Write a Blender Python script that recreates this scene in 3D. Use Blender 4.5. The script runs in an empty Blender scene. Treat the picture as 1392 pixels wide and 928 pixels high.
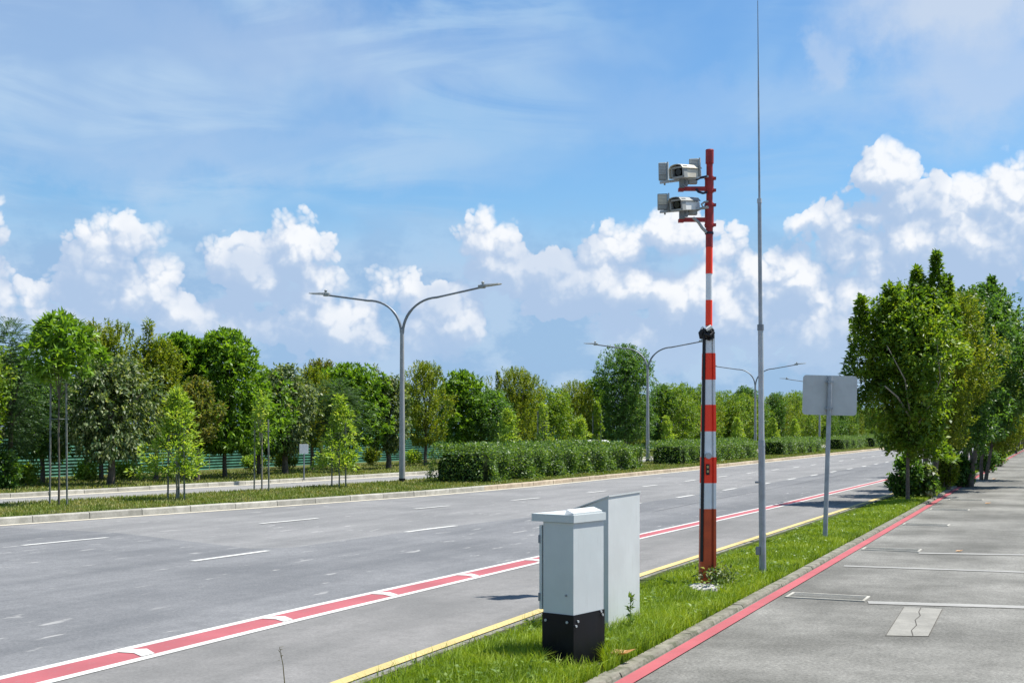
import bpy, math, random
import numpy as np
from mathutils import Vector

# ------------------------------------------------------------------ camera, world, sun, exposure
scene = bpy.context.scene
COL = scene.collection
EYE = 1.8            # camera height in metres
FPX = 1700.0         # focal length in pixels of the 1392 px wide photograph
HOR = 583.0          # image row of the horizon
TH = math.atan(754.0 / FPX)     # the road runs this far to the right of the view axis
ST, CT = math.sin(TH), math.cos(TH)

cam_data = bpy.data.cameras.new("camera")
cam = bpy.data.objects.new("camera", cam_data)
COL.objects.link(cam)
cam.location = (0, 0, EYE)
cam.rotation_euler = (math.radians(90), 0, 0)
cam_data.sensor_width = 36.0
cam_data.lens = 36.0 * FPX / 1392.0
cam_data.shift_y = (HOR - 464.0) / 1392.0
cam_data.clip_start = 0.1
cam_data.clip_end = 5000
scene.camera = cam

SUN_TO = Vector((0.43, 0.13, 1.0)).normalized()
sun_el = math.asin(SUN_TO.z)
sun_az = math.atan2(SUN_TO.x, SUN_TO.y)      # clockwise from +Y
sd = bpy.data.lights.new("sun", 'SUN')
sd.energy = 4.6
sd.angle = math.radians(0.5)
sd.color = (1.0, 0.955, 0.89)
sun = bpy.data.objects.new("sun", sd)
COL.objects.link(sun)
sun.rotation_euler = (-SUN_TO).to_track_quat('-Z', 'Y').to_euler()
sun.location = (20, 5, 40)

scene.view_settings.view_transform = 'Standard'
scene.view_settings.look = 'None'
scene.view_settings.gamma = 1
scene.view_settings.exposure = 0.90
scene.render.engine = 'CYCLES'
scene.cycles.max_bounces = 6
scene.cycles.diffuse_bounces = 3
scene.cycles.glossy_bounces = 2
scene.cycles.transmission_bounces = 3
scene.cycles.sample_clamp_indirect = 4
scene.cycles.use_denoising = True
scene.cycles.denoising_input_passes = 'RGB_ALBEDO_NORMAL'
scene.cycles.denoising_prefilter = 'ACCURATE'


class NG:
    """tiny helper to write node trees"""
    def __init__(self, tree):
        self.t = tree
    def n(self, kind, **kw):
        nd = self.t.nodes.new(kind)
        for k, v in kw.items():
            setattr(nd, k, v)
        return nd
    def put(self, sock, v):
        if hasattr(v, 'is_linked') or isinstance(v, bpy.types.NodeSocket):
            self.t.links.new(v, sock)
        else:
            sock.default_value = v
    def math(self, op, a, b=0.0, c=0.0, clamp=False):
        nd = self.n('ShaderNodeMath', operation=op, use_clamp=clamp)
        self.put(nd.inputs[0], a); self.put(nd.inputs[1], b); self.put(nd.inputs[2], c)
        return nd.outputs[0]
    def vmath(self, op, a, b=(0, 0, 0), c=(0, 0, 0)):
        nd = self.n('ShaderNodeVectorMath', operation=op)
        self.put(nd.inputs[0], a)
        if op == 'SCALE':
            self.put(nd.inputs['Scale'], b)
            return nd.outputs[0]
        self.put(nd.inputs[1], b)
        if op == 'MULTIPLY_ADD':
            self.put(nd.inputs[2], c)
        return nd.outputs['Value'] if op == 'LENGTH' else nd.outputs[0]
    def step(self, v, a, b, lo=0.0, hi=1.0, mode='SMOOTHSTEP'):
        nd = self.n('ShaderNodeMapRange', interpolation_type=mode)
        self.put(nd.inputs[0], v)
        for i, x in enumerate((a, b, lo, hi)):
            self.put(nd.inputs[i + 1], x)
        return nd.outputs[0]
    def noise(self, vec, scale, detail=4.0, rough=0.55, dist=0.0, dim='3D'):
        nd = self.n('ShaderNodeTexNoise', noise_dimensions=dim)
        if vec is not None:
            self.put(nd.inputs['Vector'], vec)
        nd.inputs['Scale'].default_value = scale
        nd.inputs['Detail'].default_value = detail
        nd.inputs['Roughness'].default_value = rough
        nd.inputs['Distortion'].default_value = dist
        return nd
    def mix(self, f, a, b):
        nd = self.n('ShaderNodeMix', data_type='RGBA')
        self.put(nd.inputs[0], f); self.put(nd.inputs[6], a); self.put(nd.inputs[7], b)
        return nd.outputs[2]


class NG2(NG):
    def noise(self, vec, scale, detail=4.0, rough=0.55, dist=0.0):
        return NG.noise(self, vec, scale, detail, rough, dist, '2D')


def lin(r, g, b):
    f = lambda c: (c / 12.92 if c <= .04045 else ((c + .055) / 1.055) ** 2.4)
    return (f(r / 255), f(g / 255), f(b / 255), 1)


def px2ang(px, py):
    az = math.atan((px - 696) / FPX)
    return az, math.atan((HOR - py) / FPX * math.cos(az))


# cumulus heaps: centre and radii (in photograph pixels, turned into compass angle and elevation)
HEAPS = [(-10, 330, 18, 34), (30, 415, 52, 32), (150, 343, 66, 38), (118, 378, 36, 42), (205, 402, 52, 46), (255, 425, 60, 36),
         (330, 440, 46, 42), (398, 346, 42, 42), (305, 352, 32, 26), (345, 372, 56, 44), (430, 392, 42, 48),
         (462, 445, 60, 52), (100, 440, 70, 40), (655, 326, 46, 30), (680, 356, 60, 30), (600, 440, 60, 50),
         (760, 366, 76, 30), (905, 322, 48, 38), (850, 348, 66, 34), (820, 395, 110, 50), (985, 340, 44, 28),
         (1065, 392, 86, 44), (1100, 302, 44, 16), (1203, 236, 56, 34), (1232, 272, 46, 36), (1180, 292, 60, 28),
         (1375, 262, 42, 34), (1330, 320, 80, 60), (1250, 340, 110, 50), (940, 420, 120, 60), (1150, 440, 110, 60),
         (1470, 300, 60, 60), (-70, 400, 60, 50), (560, 395, 46, 22)]


def cloud_group():
    g = bpy.data.node_groups.new('cloud_field', 'ShaderNodeTree')
    g.interface.new_socket('p', in_out='INPUT', socket_type='NodeSocketVector')
    g.interface.new_socket('f', in_out='OUTPUT', socket_type='NodeSocketFloat')
    G = NG2(g)
    gi, go = G.n('NodeGroupInput'), G.n('NodeGroupOutput')
    p0 = gi.outputs[0]
    w = G.noise(p0, 30.0, 4.0, 0.55)
    off = G.vmath('MULTIPLY_ADD', w.outputs['Color'], (0.018, 0.018, 0), (-0.009, -0.009, 0))
    p = G.vmath('ADD', p0, off)
    acc = None
    for cx, cy, rx, ry in HEAPS:
        a, e = px2ang(cx, cy)
        ra, re = 1.30 * rx / FPX, 1.34 * ry / FPX
        q = G.vmath('MULTIPLY_ADD', p, (1 / ra, 1 / re, 0), (-a / ra, -e / re, 0))
        ln = G.math('MULTIPLY_ADD', G.vmath('LENGTH', q), min(ra, re) * 1.0, -min(ra, re))
        acc = ln if acc is None else G.math('SMOOTH_MIN', acc, ln, 0.006)
    f = G.math('MULTIPLY', acc, -1.0)
    pv = G.vmath('ADD', p0, G.vmath('SCALE', off, 0.7))
    for scale, amp in ((20.0, 0.0125), (45.0, 0.0095), (100.0, 0.0050), (230.0, 0.0024)):
        vo = G.n('ShaderNodeTexVoronoi', feature='F1', voronoi_dimensions='2D')
        G.put(vo.inputs['Vector'], pv)
        vo.inputs['Scale'].default_value = scale
        d = vo.outputs['Distance']
        f = G.math('MULTIPLY_ADD', G.math('MULTIPLY', d, d), -2 * amp, f)
    f = G.math('ADD', f, 0.0095)
    g.links.new(f, go.inputs[0])
    return g


def build_world():
    w = bpy.data.worlds.new("World")
    scene.world = w
    w.use_nodes = True
    t = w.node_tree
    t.nodes.clear()
    G = NG2(t)
    out = G.n('ShaderNodeOutputWorld')
    bg = G.n('ShaderNodeBackground')
    t.links.new(bg.outputs[0], out.inputs[0])
    sky = G.n('ShaderNodeTexSky', sky_type='NISHITA')
    sky.sun_disc = False
    sky.sun_elevation = sun_el
    sky.sun_rotation = sun_az
    sky.altitude = 20
    sky.air_density = 1.25
    sky.dust_density = 0.3
    sky.ozone_density = 4.0
    STR = 0.075
    bg.inputs[1].default_value = STR
    d = G.n('ShaderNodeTexCoord').outputs['Generated']
    sp = G.n('ShaderNodeSeparateXYZ'); t.links.new(d, sp.inputs[0])
    x, y, z = sp.outputs
    az = G.math('ARCTAN2', x, y)
    azw = G.math('SUBTRACT', G.math('PINGPONG', G.math('ADD', az, 0.46), 0.92), 0.46)
    el = G.math('ARCSINE', z)
    cb = G.n('ShaderNodeCombineXYZ')
    G.put(cb.inputs[0], azw); G.put(cb.inputs[1], el)
    p = cb.outputs[0]
    grp = cloud_group()
    def field(vec):
        nd = G.n('ShaderNodeGroup'); nd.node_tree = grp
        G.put(nd.inputs[0], vec)
        return nd.outputs[0]
    f0 = field(p)
    f1 = field(G.vmath('ADD', p, (0.0035, 0.0085, 0)))
    dens = G.step(f0, -0.0010, 0.0036)
    lit = G.math('SUBTRACT', f0, f1)
    # thin streaky veils
    v1 = G.noise(G.vmath('MULTIPLY', p, (2.6, 12.0, 1)), 1.7, 6.0, 0.58, 0.5).outputs[0]
    v2 = G.noise(G.vmath('MULTIPLY', p, (5.0, 8.0, 1)), 1.1, 4.0, 0.5, 0.2).outputs[0]
    veil = G.math('MULTIPLY', G.step(v1, 0.36, 0.64), G.step(v2, 0.30, 0.56))
    # the upper left is the most veiled part
    lf = G.step(azw, 0.35, -0.35, 0.40, 1.0)
    veil = G.math('MULTIPLY', veil, lf)
    hz = G.step(el, 0.22, 0.0, 0.0, 1.0)
    body = lin(150, 178, 221)
    K = 1.0 / STR / (2 ** 0.90)       # paint the cloud radiance in the units the camera shows
    sc = lambda c, k=1.0: (c[0] * K * k, c[1] * K * k, c[2] * K * k, 1)
    col = G.mix(1.0, sky.outputs[0], (0.62, 0.84, 1.0, 1))
    col.node.blend_type = 'MULTIPLY'
    col = G.mix(G.math('MULTIPLY', veil, 0.85), col, sc(lin(172, 207, 239)))
    # pale bank of distant cloud low over the trees
    bn = G.noise(G.vmath('MULTIPLY', p, (1, 1.6, 1)), 16, 6.0, 0.6).outputs[0]
    bank = G.math('MULTIPLY', G.step(G.math('MULTIPLY_ADD', bn, 0.06, el), 0.215, 0.145), 0.94)
    bcol = G.mix(G.step(bn, 0.40, 0.62), sc(lin(156, 190, 227)), sc(lin(180, 206, 235)))
    col = G.mix(bank, col, bcol)
    # cumulus
    f2 = field(G.vmath('ADD', p, (0.006, 0.022, 0)))
    big = G.step(G.math('SUBTRACT', f0, f2), -0.010, 0.024)
    n2 = G.noise(p, 60, 5.0, 0.6).outputs[0]
    n3 = G.noise(p, 13, 3.0, 0.5).outputs[0]
    li = G.step(G.math('MULTIPLY_ADD', n2, 0.004, lit), -0.004, 0.0110)
    top = G.step(el, 0.02, 0.115, 0.35, 1.0)
    lum = G.math('MULTIPLY', G.math('MULTIPLY_ADD', li, 0.68, 0.27), G.math('MULTIPLY', big, top))
    lum = G.math('MULTIPLY', lum, G.step(n3, 0.30, 0.52, 0.45, 1.0))
    ccol = G.mix(lum, sc(lin(176, 200, 231)), sc(lin(250, 252, 255), 1.02))
    # heaps melt into the bank towards their feet
    soft = G.step(f0, -0.002, 0.012)
    edge = G.step(n3, 0.42, 0.62)            # some margins are crisp, some wispy
    dens = G.mix(edge, dens, soft)
    foot = G.math('MULTIPLY', dens, G.step(el, 0.02, 0.095, 0.35, 1.0))
    col = G.mix(foot, col, ccol)
    # two soft clouds high on the right
    for cx, cy, rx, ry, a0 in ((1310, 4, 165, 62, 0.95), (1320, 110, 120, 75, 0.6), (1125, 84, 36, 42, 0.5), (120, 70, 460, 150, 0.34), (560, 70, 360, 70, 0.22), (430, 215, 330, 40, 0.2), (160, 230, 260, 36, 0.2), (1000, 150, 330, 50, 0.18)):
        a, e = px2ang(cx, cy)
        q = G.vmath('MULTIPLY_ADD', G.vmath('ADD', p, G.vmath('MULTIPLY_ADD', G.noise(p, 14, 6, 0.6).outputs['Color'], (0.09, 0.07, 0), (-0.045, -0.035, 0))), (FPX / rx, FPX / ry, 0), (-a * FPX / rx, -e * FPX / ry, 0))
        m = G.step(G.vmath('LENGTH', q), 1.25, 0.35, 0.0, a0)
        col = G.mix(m, col, sc(lin(200, 216, 238)))
    t.links.new(col, bg.inputs[0])
    w.cycles.sampling_method = 'MANUAL'
    w.cycles.sample_map_resolution = 256


build_world()
# ------------------------------------------------------------------ helpers
def ground(px, py, z=0.0):
    """point of the photograph -> point on the level plane z"""
    v = (py - HOR)
    y = FPX * (EYE - z) / v
    return ((px - 696) / FPX * y, y, z)


def at(px, py, y):
    """point of the photograph at a known distance y"""
    return Vector(((px - 696) / FPX * y, y, EYE - (py - HOR) / FPX * y))


def road(s, t, z=0.0):
    """s metres along the road, t metres to its left"""
    return (s * ST - t * CT, s * CT + t * ST, z)


def road_inv(p):
    return (p[0] * ST + p[1] * CT, -p[0] * CT + p[1] * ST)


def tag(o, label=None, cat=None, group=None, kind=None):
    if label: o['label'] = label
    if cat: o['category'] = cat
    if group: o['group'] = group
    if kind: o['kind'] = kind
    return o


def empty(name, loc, label, cat, group=None, rz=0.0):
    o = bpy.data.objects.new(name, None)
    COL.objects.link(o)
    o.location = loc
    o.rotation_euler = (0, 0, rz)
    o.empty_display_size = 0.2
    return tag(o, label, cat, group)


def mesh_np(name, verts, faces, mat, parent=None, smooth=False):
    """verts (n,3) array; faces (m,k) array, all the same size"""
    verts = np.asarray(verts, dtype=np.float32); faces = np.asarray(faces, dtype=np.int32)
    me = bpy.data.meshes.new(name)
    me.vertices.add(len(verts)); me.vertices.foreach_set('co', verts.ravel())
    k = faces.shape[1]
    me.loops.add(faces.size); me.loops.foreach_set('vertex_index', faces.ravel())
    me.polygons.add(len(faces))
    me.polygons.foreach_set('loop_start', np.arange(0, faces.size, k, dtype=np.int32))
    me.polygons.foreach_set('loop_total', np.full(len(faces), k, dtype=np.int32))
    if smooth:
        me.polygons.foreach_set('use_smooth', np.ones(len(faces), dtype=bool))
    me.update(calc_edges=True)
    if mat: me.materials.append(mat)
    o = bpy.data.objects.new(name, me)
    COL.objects.link(o)
    if parent: o.parent = parent
    return o


class MB:
    """collects shapes into one mesh object; several materials allowed"""
    def __init__(self):
        self.v, self.f, self.m, self.s = [], [], [], []
    def add(self, vs, fs, m=0, smooth=False):
        b = len(self.v)
        self.v += [tuple(x) for x in vs]
        self.f += [tuple(b + i for i in f) for f in fs]
        self.m += [m] * len(fs); self.s += [smooth] * len(fs)
    def box(self, c, d, rz=0.0, m=0, R=None, bev=0.0):
        """box of size d centred at c, chamfered vertical edges when bev > 0"""
        hx, hy, hz = d[0] / 2, d[1] / 2, d[2] / 2
        if bev:
            b = min(bev, hx * .9, hy * .9, hz * .9)
            def ring(z, k):
                x, y = hx - k, hy - k
                return [(x, -y + b - k * 0, z), (x, y - b, z), (x - b, y, z), (-x + b, y, z), (-x, y - b, z), (-x, -y + b, z), (-x + b, -y, z), (x - b, -y, z)]
            rings = [ring(-hz, b * .6), ring(-hz + b * .6, 0), ring(hz - b * .6, 0), ring(hz, b * .6)]
            vs = [p for r in rings for p in r]
            fs = [(r * 8 + i, r * 8 + (i + 1) % 8, r * 8 + 8 + (i + 1) % 8, r * 8 + 8 + i) for r in range(3) for i in range(8)]
            fs += [tuple(range(7, -1, -1)), tuple(range(24, 32))]
        else:
            vs = [(sx * hx, sy * hy, sz * hz) for sz in (-1, 1) for sx, sy in ((-1, -1), (1, -1), (1, 1), (-1, 1))]
            fs = [(3, 2, 1, 0), (4, 5, 6, 7), (0, 1, 5, 4), (1, 2, 6, 5), (2, 3, 7, 6), (3, 0, 4, 7)]
        co, si = math.cos(rz), math.sin(rz)
        o = []
        for x, y, z in vs:
            if R is not None:
                p = R @ Vector((x, y, z)); x, y, z = p
            else:
                x, y = x * co - y * si, x * si + y * co
            o.append((x + c[0], y + c[1], z + c[2]))
        self.add(o, fs, m)
    def tube(self, pts, rad, n=10, m=0, caps=True, smooth=True):
        """round tube through pts; rad a number or a list"""
        pts = [Vector(p) for p in pts]
        rad = [rad] * len(pts) if isinstance(rad, (int, float)) else rad
        vs = []
        up = None
        for i, p in enumerate(pts):
            t = (pts[min(i + 1, len(pts) - 1)] - pts[max(i - 1, 0)]).normalized()
            if up is None:
                up = Vector((1, 0, 0)) if abs(t.z) > .9 else Vector((0, 0, 1))
            a = (up - t * up.dot(t)).normalized(); b = t.cross(a)
            up = a
            for k in range(n):
                w = 2 * math.pi * k / n
                vs.append(p + (a * math.cos(w) + b * math.sin(w)) * rad[i])
        fs = [(i * n + k, i * n + (k + 1) % n, (i + 1) * n + (k + 1) % n, (i + 1) * n + k) for i in range(len(pts) - 1) for k in range(n)]
        self.add(vs, fs, m, smooth)
        if caps:
            self.add(vs[:n], [tuple(range(n - 1, -1, -1))], m)
            self.add(vs[-n:], [tuple(range(n))], m)
    def prism(self, poly, z0, z1, m=0, poly2=None):
        """closed outline (x, y) pulled up from z0 to z1"""
        n = len(poly); p2 = poly2 or poly
        vs = [(x, y, z0) for x, y in poly] + [(x, y, z1) for x, y in p2]
        fs = [(i, (i + 1) % n, n + (i + 1) % n, n + i) for i in range(n)] + [tuple(range(n - 1, -1, -1)), tuple(range(n, 2 * n))]
        self.add(vs, fs, m)
    def build(self, name, mats, parent=None):
        me = bpy.data.meshes.new(name)
        me.from_pydata(self.v, [], self.f)
        for mm in (mats if isinstance(mats, (list, tuple)) else [mats]):
            me.materials.append(mm)
        me.polygons.foreach_set('material_index', self.m)
        me.polygons.foreach_set('use_smooth', self.s)
        me.update()
        o = bpy.data.objects.new(name, me)
        COL.objects.link(o)
        if parent: o.parent = parent
        return o


# ------------------------------------------------------------------ materials
def new_mat(name):
    m = bpy.data.materials.new(name)
    m.use_nodes = True
    G = NG(m.node_tree)
    b = m.node_tree.nodes['Principled BSDF']
    return m, G, b


def c4(*c):
    return (c[0], c[1], c[2], 1)


def bump(G, b, h, dist, strength=0.6):
    nd = G.n('ShaderNodeBump')
    nd.inputs['Strength'].default_value = strength
    nd.inputs['Distance'].default_value = dist
    G.put(nd.inputs['Height'], h)
    G.t.links.new(nd.outputs[0], b.inputs['Normal'])


def pos(G):
    return G.n('ShaderNodeNewGeometry').outputs['Position']


def road_space(G, kx=1.0, ky=1.0):
    """position turned so that x runs along the road"""
    r = G.n('ShaderNodeVectorRotate', rotation_type='Z_AXIS')
    G.put(r.inputs['Vector'], pos(G))
    r.inputs['Angle'].default_value = -(math.pi / 2 - TH)
    return G.vmath('MULTIPLY', r.outputs[0], (kx, ky, 1))


def paint(name, col, rough=0.45, spot=0.06, metal=0.0, scale=9.0, dirt=None, spec=0.4):
    m, G, b = new_mat(name)
    P = G.n('ShaderNodeTexCoord').outputs['Object']
    n = G.noise(P, scale, 5, 0.6).outputs[0]
    k = G.step(n, 0.3, 0.7)
    lo = [c * (1 - spot * 2.2) for c in col]; hi = [min(1, c * (1 + spot)) for c in col]
    base = G.mix(k, c4(*lo), c4(*hi))
    if dirt:
        st = G.noise(G.vmath('MULTIPLY', P, (14, 14, 1.2)), 1.6, 5, 0.65).outputs[0]
        base = G.mix(G.step(st, 0.56, 0.80, 0.0, dirt[3]), base, c4(*dirt[:3]))
    G.put(b.inputs['Base Color'], base)
    G.put(b.inputs['Roughness'], G.step(n, 0.2, 0.8, rough - .08, rough + .1))
    b.inputs['Metallic'].default_value = metal
    b.inputs['Specular IOR Level'].default_value = spec
    return m


def leafmat(name, cols, trans=0.42, rough=0.5, clump=0.35, gloss=0.35):
    """cols: list of leaf colours picked per leaf; clump tints whole branches a little"""
    m, G, b = new_mat(name)
    ob = G.n('ShaderNodeObjectInfo')
    geo = G.n('ShaderNodeNewGeometry')
    r = geo.outputs['Random Per Island']
    cr = G.n('ShaderNodeValToRGB')
    el = cr.color_ramp.elements
    for i in range(len(cols) - 2): el.new(0.5)
    for i, c in enumerate(cols):
        c = [min(.6, q * 1.5) for q in c]
        el[i].position = i / (len(cols) - 1); el[i].color = c4(*c)
    n = G.noise(G.n('ShaderNodeTexCoord').outputs['Object'], 1.7, 2, 0.5).outputs[0]
    f = G.math('ADD', G.math('MULTIPLY', r, 1 - clump), G.math('MULTIPLY', G.step(n, 0.32, 0.68), clump), clamp=True)
    G.put(cr.inputs[0], f)
    col = cr.outputs[0]
    G.put(b.inputs['Base Color'], col)
    b.inputs['Roughness'].default_value = rough
    b.inputs['Specular IOR Level'].default_value = gloss
    tr = G.n('ShaderNodeBsdfTranslucent')
    G.put(tr.inputs[0], G.mix(1.0, col, (1.55, 1.45, 0.5, 1)))
    tr.inputs[0].links[0].from_node.blend_type = 'MULTIPLY'
    mx = G.n('ShaderNodeMixShader')
    mx.inputs[0].default_value = trans
    G.t.links.new(b.outputs[0], mx.inputs[1]); G.t.links.new(tr.outputs[0], mx.inputs[2])
    G.t.links.new(mx.outputs[0], m.node_tree.nodes['Material Output'].inputs[0])
    return m


M = {}


def asphalt(name, c0, c1, speck=1.1, stain=None, streak=0.5):
    m, G, b = new_mat(name)
    P = pos(G)
    R = road_space(G, 0.06, 1.1)
    n1 = G.noise(P, 0.45, 4, 0.6).outputs[0]
    n2 = G.noise(R, 1.0, 5, 0.62).outputs[0]          # wheel tracks along the road
    n3 = G.noise(P, 34, 5, 0.85).outputs[0]            # stones
    n4 = G.noise(P, 6.0, 4, 0.65).outputs[0]
    f = G.math('ADD', G.math('MULTIPLY', n1, 1 - streak), G.math('MULTIPLY', n2, streak))
    col = G.mix(G.step(f, 0.34, 0.66), c4(*c0), c4(*c1))
    col = G.mix(G.step(n4, 0.35, 0.75, 0.0, 0.35), col, c4(*[c * .82 for c in c0]))
    g = G.step(n3, 0.25, 0.75, 1 - speck * .38, 1 + speck * .38, 'LINEAR')
    cc = G.n('ShaderNodeCombineColor')
    for i in range(3): G.put(cc.inputs[i], g)
    mm = G.mix(1.0, col, cc.outputs[0]); mm.node.blend_type = 'MULTIPLY'
    col = mm
    if stain:
        s1 = G.noise(road_space(G, 0.55, 1.9), 2.3, 4, 0.55).outputs[0]
        s2 = G.noise(P, 0.35, 3, 0.5).outputs[0]
        s = G.math('MULTIPLY', G.step(s1, 0.625, 0.69), G.step(s2, 0.36, 0.55))
        col = G.mix(G.math('MULTIPLY', s, 0.6), col, c4(*stain))
    G.put(b.inputs['Base Color'], col)
    b.inputs['Roughness'].default_value = 0.9
    b.inputs['Specular IOR Level'].default_value = 0.25
    bump(G, b, G.math('ADD', n3, G.math('MULTIPLY', n4, .5)), 0.004, 0.7)
    return m


def roadpaint(name, col, under, wear=0.5, scale=14):
    m, G, b = new_mat(name)
    P = pos(G)
    n = G.noise(P, scale, 6, 0.7).outputs[0]
    n2 = G.noise(P, 1.3, 4, 0.6).outputs[0]
    n3 = G.noise(P, 70, 2, 0.6).outputs[0]
    f = G.math('MULTIPLY', G.step(n, 0.56, 0.72), wear)
    c = G.mix(G.step(n2, 0.3, 0.7), c4(*col), c4(*[k * .8 for k in col]))
    c = G.mix(G.step(n3, 0.3, 0.8, 0, .3), c, c4(*[k * .7 for k in col]))
    G.put(b.inputs['Base Color'], G.mix(f, c, c4(*under)))
    b.inputs['Roughness'].default_value = 0.75
    b.inputs['Specular IOR Level'].default_value = 0.3
    bump(G, b, n3, 0.003, 0.5)
    return m


def concrete(name, c0, c1, moss=None, scale=3.0, island=0.0):
    m, G, b = new_mat(name)
    P = pos(G)
    n = G.noise(P, scale, 6, 0.65).outputs[0]
    n3 = G.noise(P, 40, 3, 0.7).outputs[0]
    col = G.mix(G.step(n, 0.32, 0.68), c4(*c0), c4(*c1))
    col = G.mix(G.step(n3, 0.45, 0.8, 0, .45), col, c4(*[c * .6 for c in c0]))
    if moss:
        n5 = G.noise(P, 5.5, 5, 0.7).outputs[0]
        col = G.mix(G.step(n5, 0.50, 0.66, 0, .75), col, c4(*moss))
    if island:
        r = G.n('ShaderNodeNewGeometry').outputs['Random Per Island']
        cc = G.n('ShaderNodeCombineColor')
        for i in range(3): G.put(cc.inputs[i], G.step(r, 0, 1, 1 - island, 1 + island, 'LINEAR'))
        col = G.mix(1.0, col, cc.outputs[0]); col.node.blend_type = 'MULTIPLY'
    G.put(b.inputs['Base Color'], col)
    b.inputs['Roughness'].default_value = 0.9
    bump(G, b, G.math('ADD', n3, n), 0.006, 0.6)
    return m


def soil(name, cols):
    m, G, b = new_mat(name)
    P = pos(G)
    n = G.noise(P, 2.2, 6, 0.7).outputs[0]
    n3 = G.noise(P, 30, 4, 0.7).outputs[0]
    col = G.mix(G.step(n, 0.35, 0.65), c4(*cols[0]), c4(*cols[1]))
    col = G.mix(G.step(n3, 0.4, 0.65, 0, .7), col, c4(*cols[2]))
    G.put(b.inputs['Base Color'], col)
    b.inputs['Roughness'].default_value = 0.95
    b.inputs['Specular IOR Level'].default_value = 0.1
    bump(G, b, n3, 0.03, 0.8)
    return m


M['asphalt'] = asphalt('asphalt', (.145, .146, .145), (.215, .214, .210), stain=(.36, .355, .34))
M['asphalt_dark'] = asphalt('asphalt_dark', (.108, .112, .117), (.176, .179, .182), stain=(.36, .355, .34))
M['asphalt_lane'] = asphalt('asphalt_lane', (.130, .129, .124), (.205, .20, .192), speck=.8)
M['asphalt_far'] = asphalt('asphalt_far', (.19, .19, .185), (.25, .248, .24))
M['lot'] = asphalt('lot', (.092, .090, .079), (.215, .211, .190), speck=1.9, streak=0.25)
M['white_paint'] = roadpaint('white_paint', (.57, .57, .54), (.2, .2, .2), 0.7)
M['worn_paint'] = roadpaint('worn_paint', (.30, .296, .275), (.16, .16, .145), 0.85, 4)
M['red_paint'] = roadpaint('red_paint', (.355, .095, .105), (.20, .16, .16), 0.6)
M['red_kerb_paint'] = roadpaint('red_kerb_paint', (.38, .090, .098), (.17, .13, .12), 0.6)
M['yellow_paint'] = roadpaint('yellow_paint', (.52, .41, .17), (.2, .19, .16), 0.45)
M['kerb'] = concrete('kerb', (.27, .26, .22), (.41, .395, .345), island=.14)
M['kerb_tan'] = concrete('kerb_tan', (.31, .25, .18), (.44, .37, .27), island=.14)
M['kerb_old'] = concrete('kerb_old', (.12, .115, .085), (.22, .21, .165), moss=(.05, .06, .025), scale=6)
M['gutter'] = concrete('gutter', (.40, .37, .29), (.50, .46, .37))
M['crack'] = paint('crack', (.06, .055, .045), .9, .1)
M['patch'] = concrete('patch', (.175, .170, .148), (.25, .242, .212), scale=2)
M['slab'] = concrete('slab', (.30, .29, .27), (.47, .46, .43), scale=9)
M['soil'] = soil('soil', ((.045, .065, .012), (.07, .10, .02), (.03, .035, .01)))
M['far_soil'] = soil('far_soil', ((.075, .095, .025), (.13, .125, .055), (.05, .06, .02)))
M['grass'] = leafmat('grass', [(.045, .080, .006), (.098, .158, .007), (.150, .215, .010), (.22, .26, .03)], trans=.30, rough=.55, clump=.45, gloss=.25)
M['grass_dry'] = leafmat('grass_dry', [(.06, .09, .015), (.10, .14, .02), (.16, .17, .05), (.26, .23, .11)], trans=.25, clump=.5, gloss=.2)
M['clover'] = leafmat('clover', [(.05, .10, .012), (.10, .16, .025), (.16, .21, .05)], trans=.3, clump=.2)
M['dry_leaf'] = leafmat('dry_leaf', [(.22, .10, .03), (.36, .20, .07)], trans=.1)
M['drygrass_stalk'] = leafmat('drygrass_stalk', [(.06, .05, .02), (.10, .09, .04)], trans=.1)
M['steel'] = paint('galvanised', (.33, .36, .38), .42, .10, .25, 7)
M['steel_light'] = paint('galvanised_light', (.42, .45, .46), .45, .06, .2, 7)
M['steel_dark'] = paint('lamp_steel', (.22, .24, .26), .45, .08, .3, 7)
M['lamp_pole'] = paint('lamp_pole', (.34, .345, .34), .5, .06, .1, 4, dirt=(.16, .14, .12, .3))
M['black'] = paint('black', (.008, .008, .010), .5, .2, 0, 12)
M['rubber'] = paint('rubber', (.03, .03, .033), .7, .1)
M['cable'] = paint('cable', (.02, .025, .05), .5, .1)
M['red_bright'] = paint('red_bright', (1.0, .050, .014), .45, .01, 0, 5)
M['red_maroon'] = paint('red_maroon', (.34, .028, .026), .5, .12, 0, 9)
M['red_brown'] = paint('red_brown', (.56, .080, .020), .42, .10, 0, 6)
M['reflective'] = paint('reflective', (.74, .76, .77), .35, .03, 0, 7)
M['cab_grey'] = paint('cabinet_grey', (.52, .56, .55), .42, .03, 0, 2.5, dirt=(.30, .31, .28, .35))
M['cab_pale'] = paint('cabinet_pale', (.53, .555, .545), .45, .035, 0, 2.5, dirt=(.34, .345, .31, .42))
M['cab_black'] = paint('cabinet_black', (.006, .0065, .009), .42, .15, 0, 6, dirt=(.05, .05, .04, .15), spec=.2)
M['sign_back'] = paint('sign_back', (.47, .49, .48), .45, .04, 0.05, 5)
M['white_enamel'] = paint('white_enamel', (.74, .74, .70), .4, .04)
M['grey_plastic'] = paint('grey_plastic', (.33, .34, .32), .5, .08)
M['cream'] = paint('cream', (.62, .58, .47), .45, .06)
M['lens'] = paint('lens', (.008, .009, .012), .12, .1, spec=.6)
M['glass_dark'] = paint('glass_dark', (.03, .035, .04), .08, .05, spec=.7)
M['trunk'] = concrete('bark', (.075, .06, .045), (.15, .125, .095), scale=9)
M['trunk_pale'] = concrete('bark_pale', (.19, .17, .14), (.33, .30, .25), scale=9)
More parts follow.
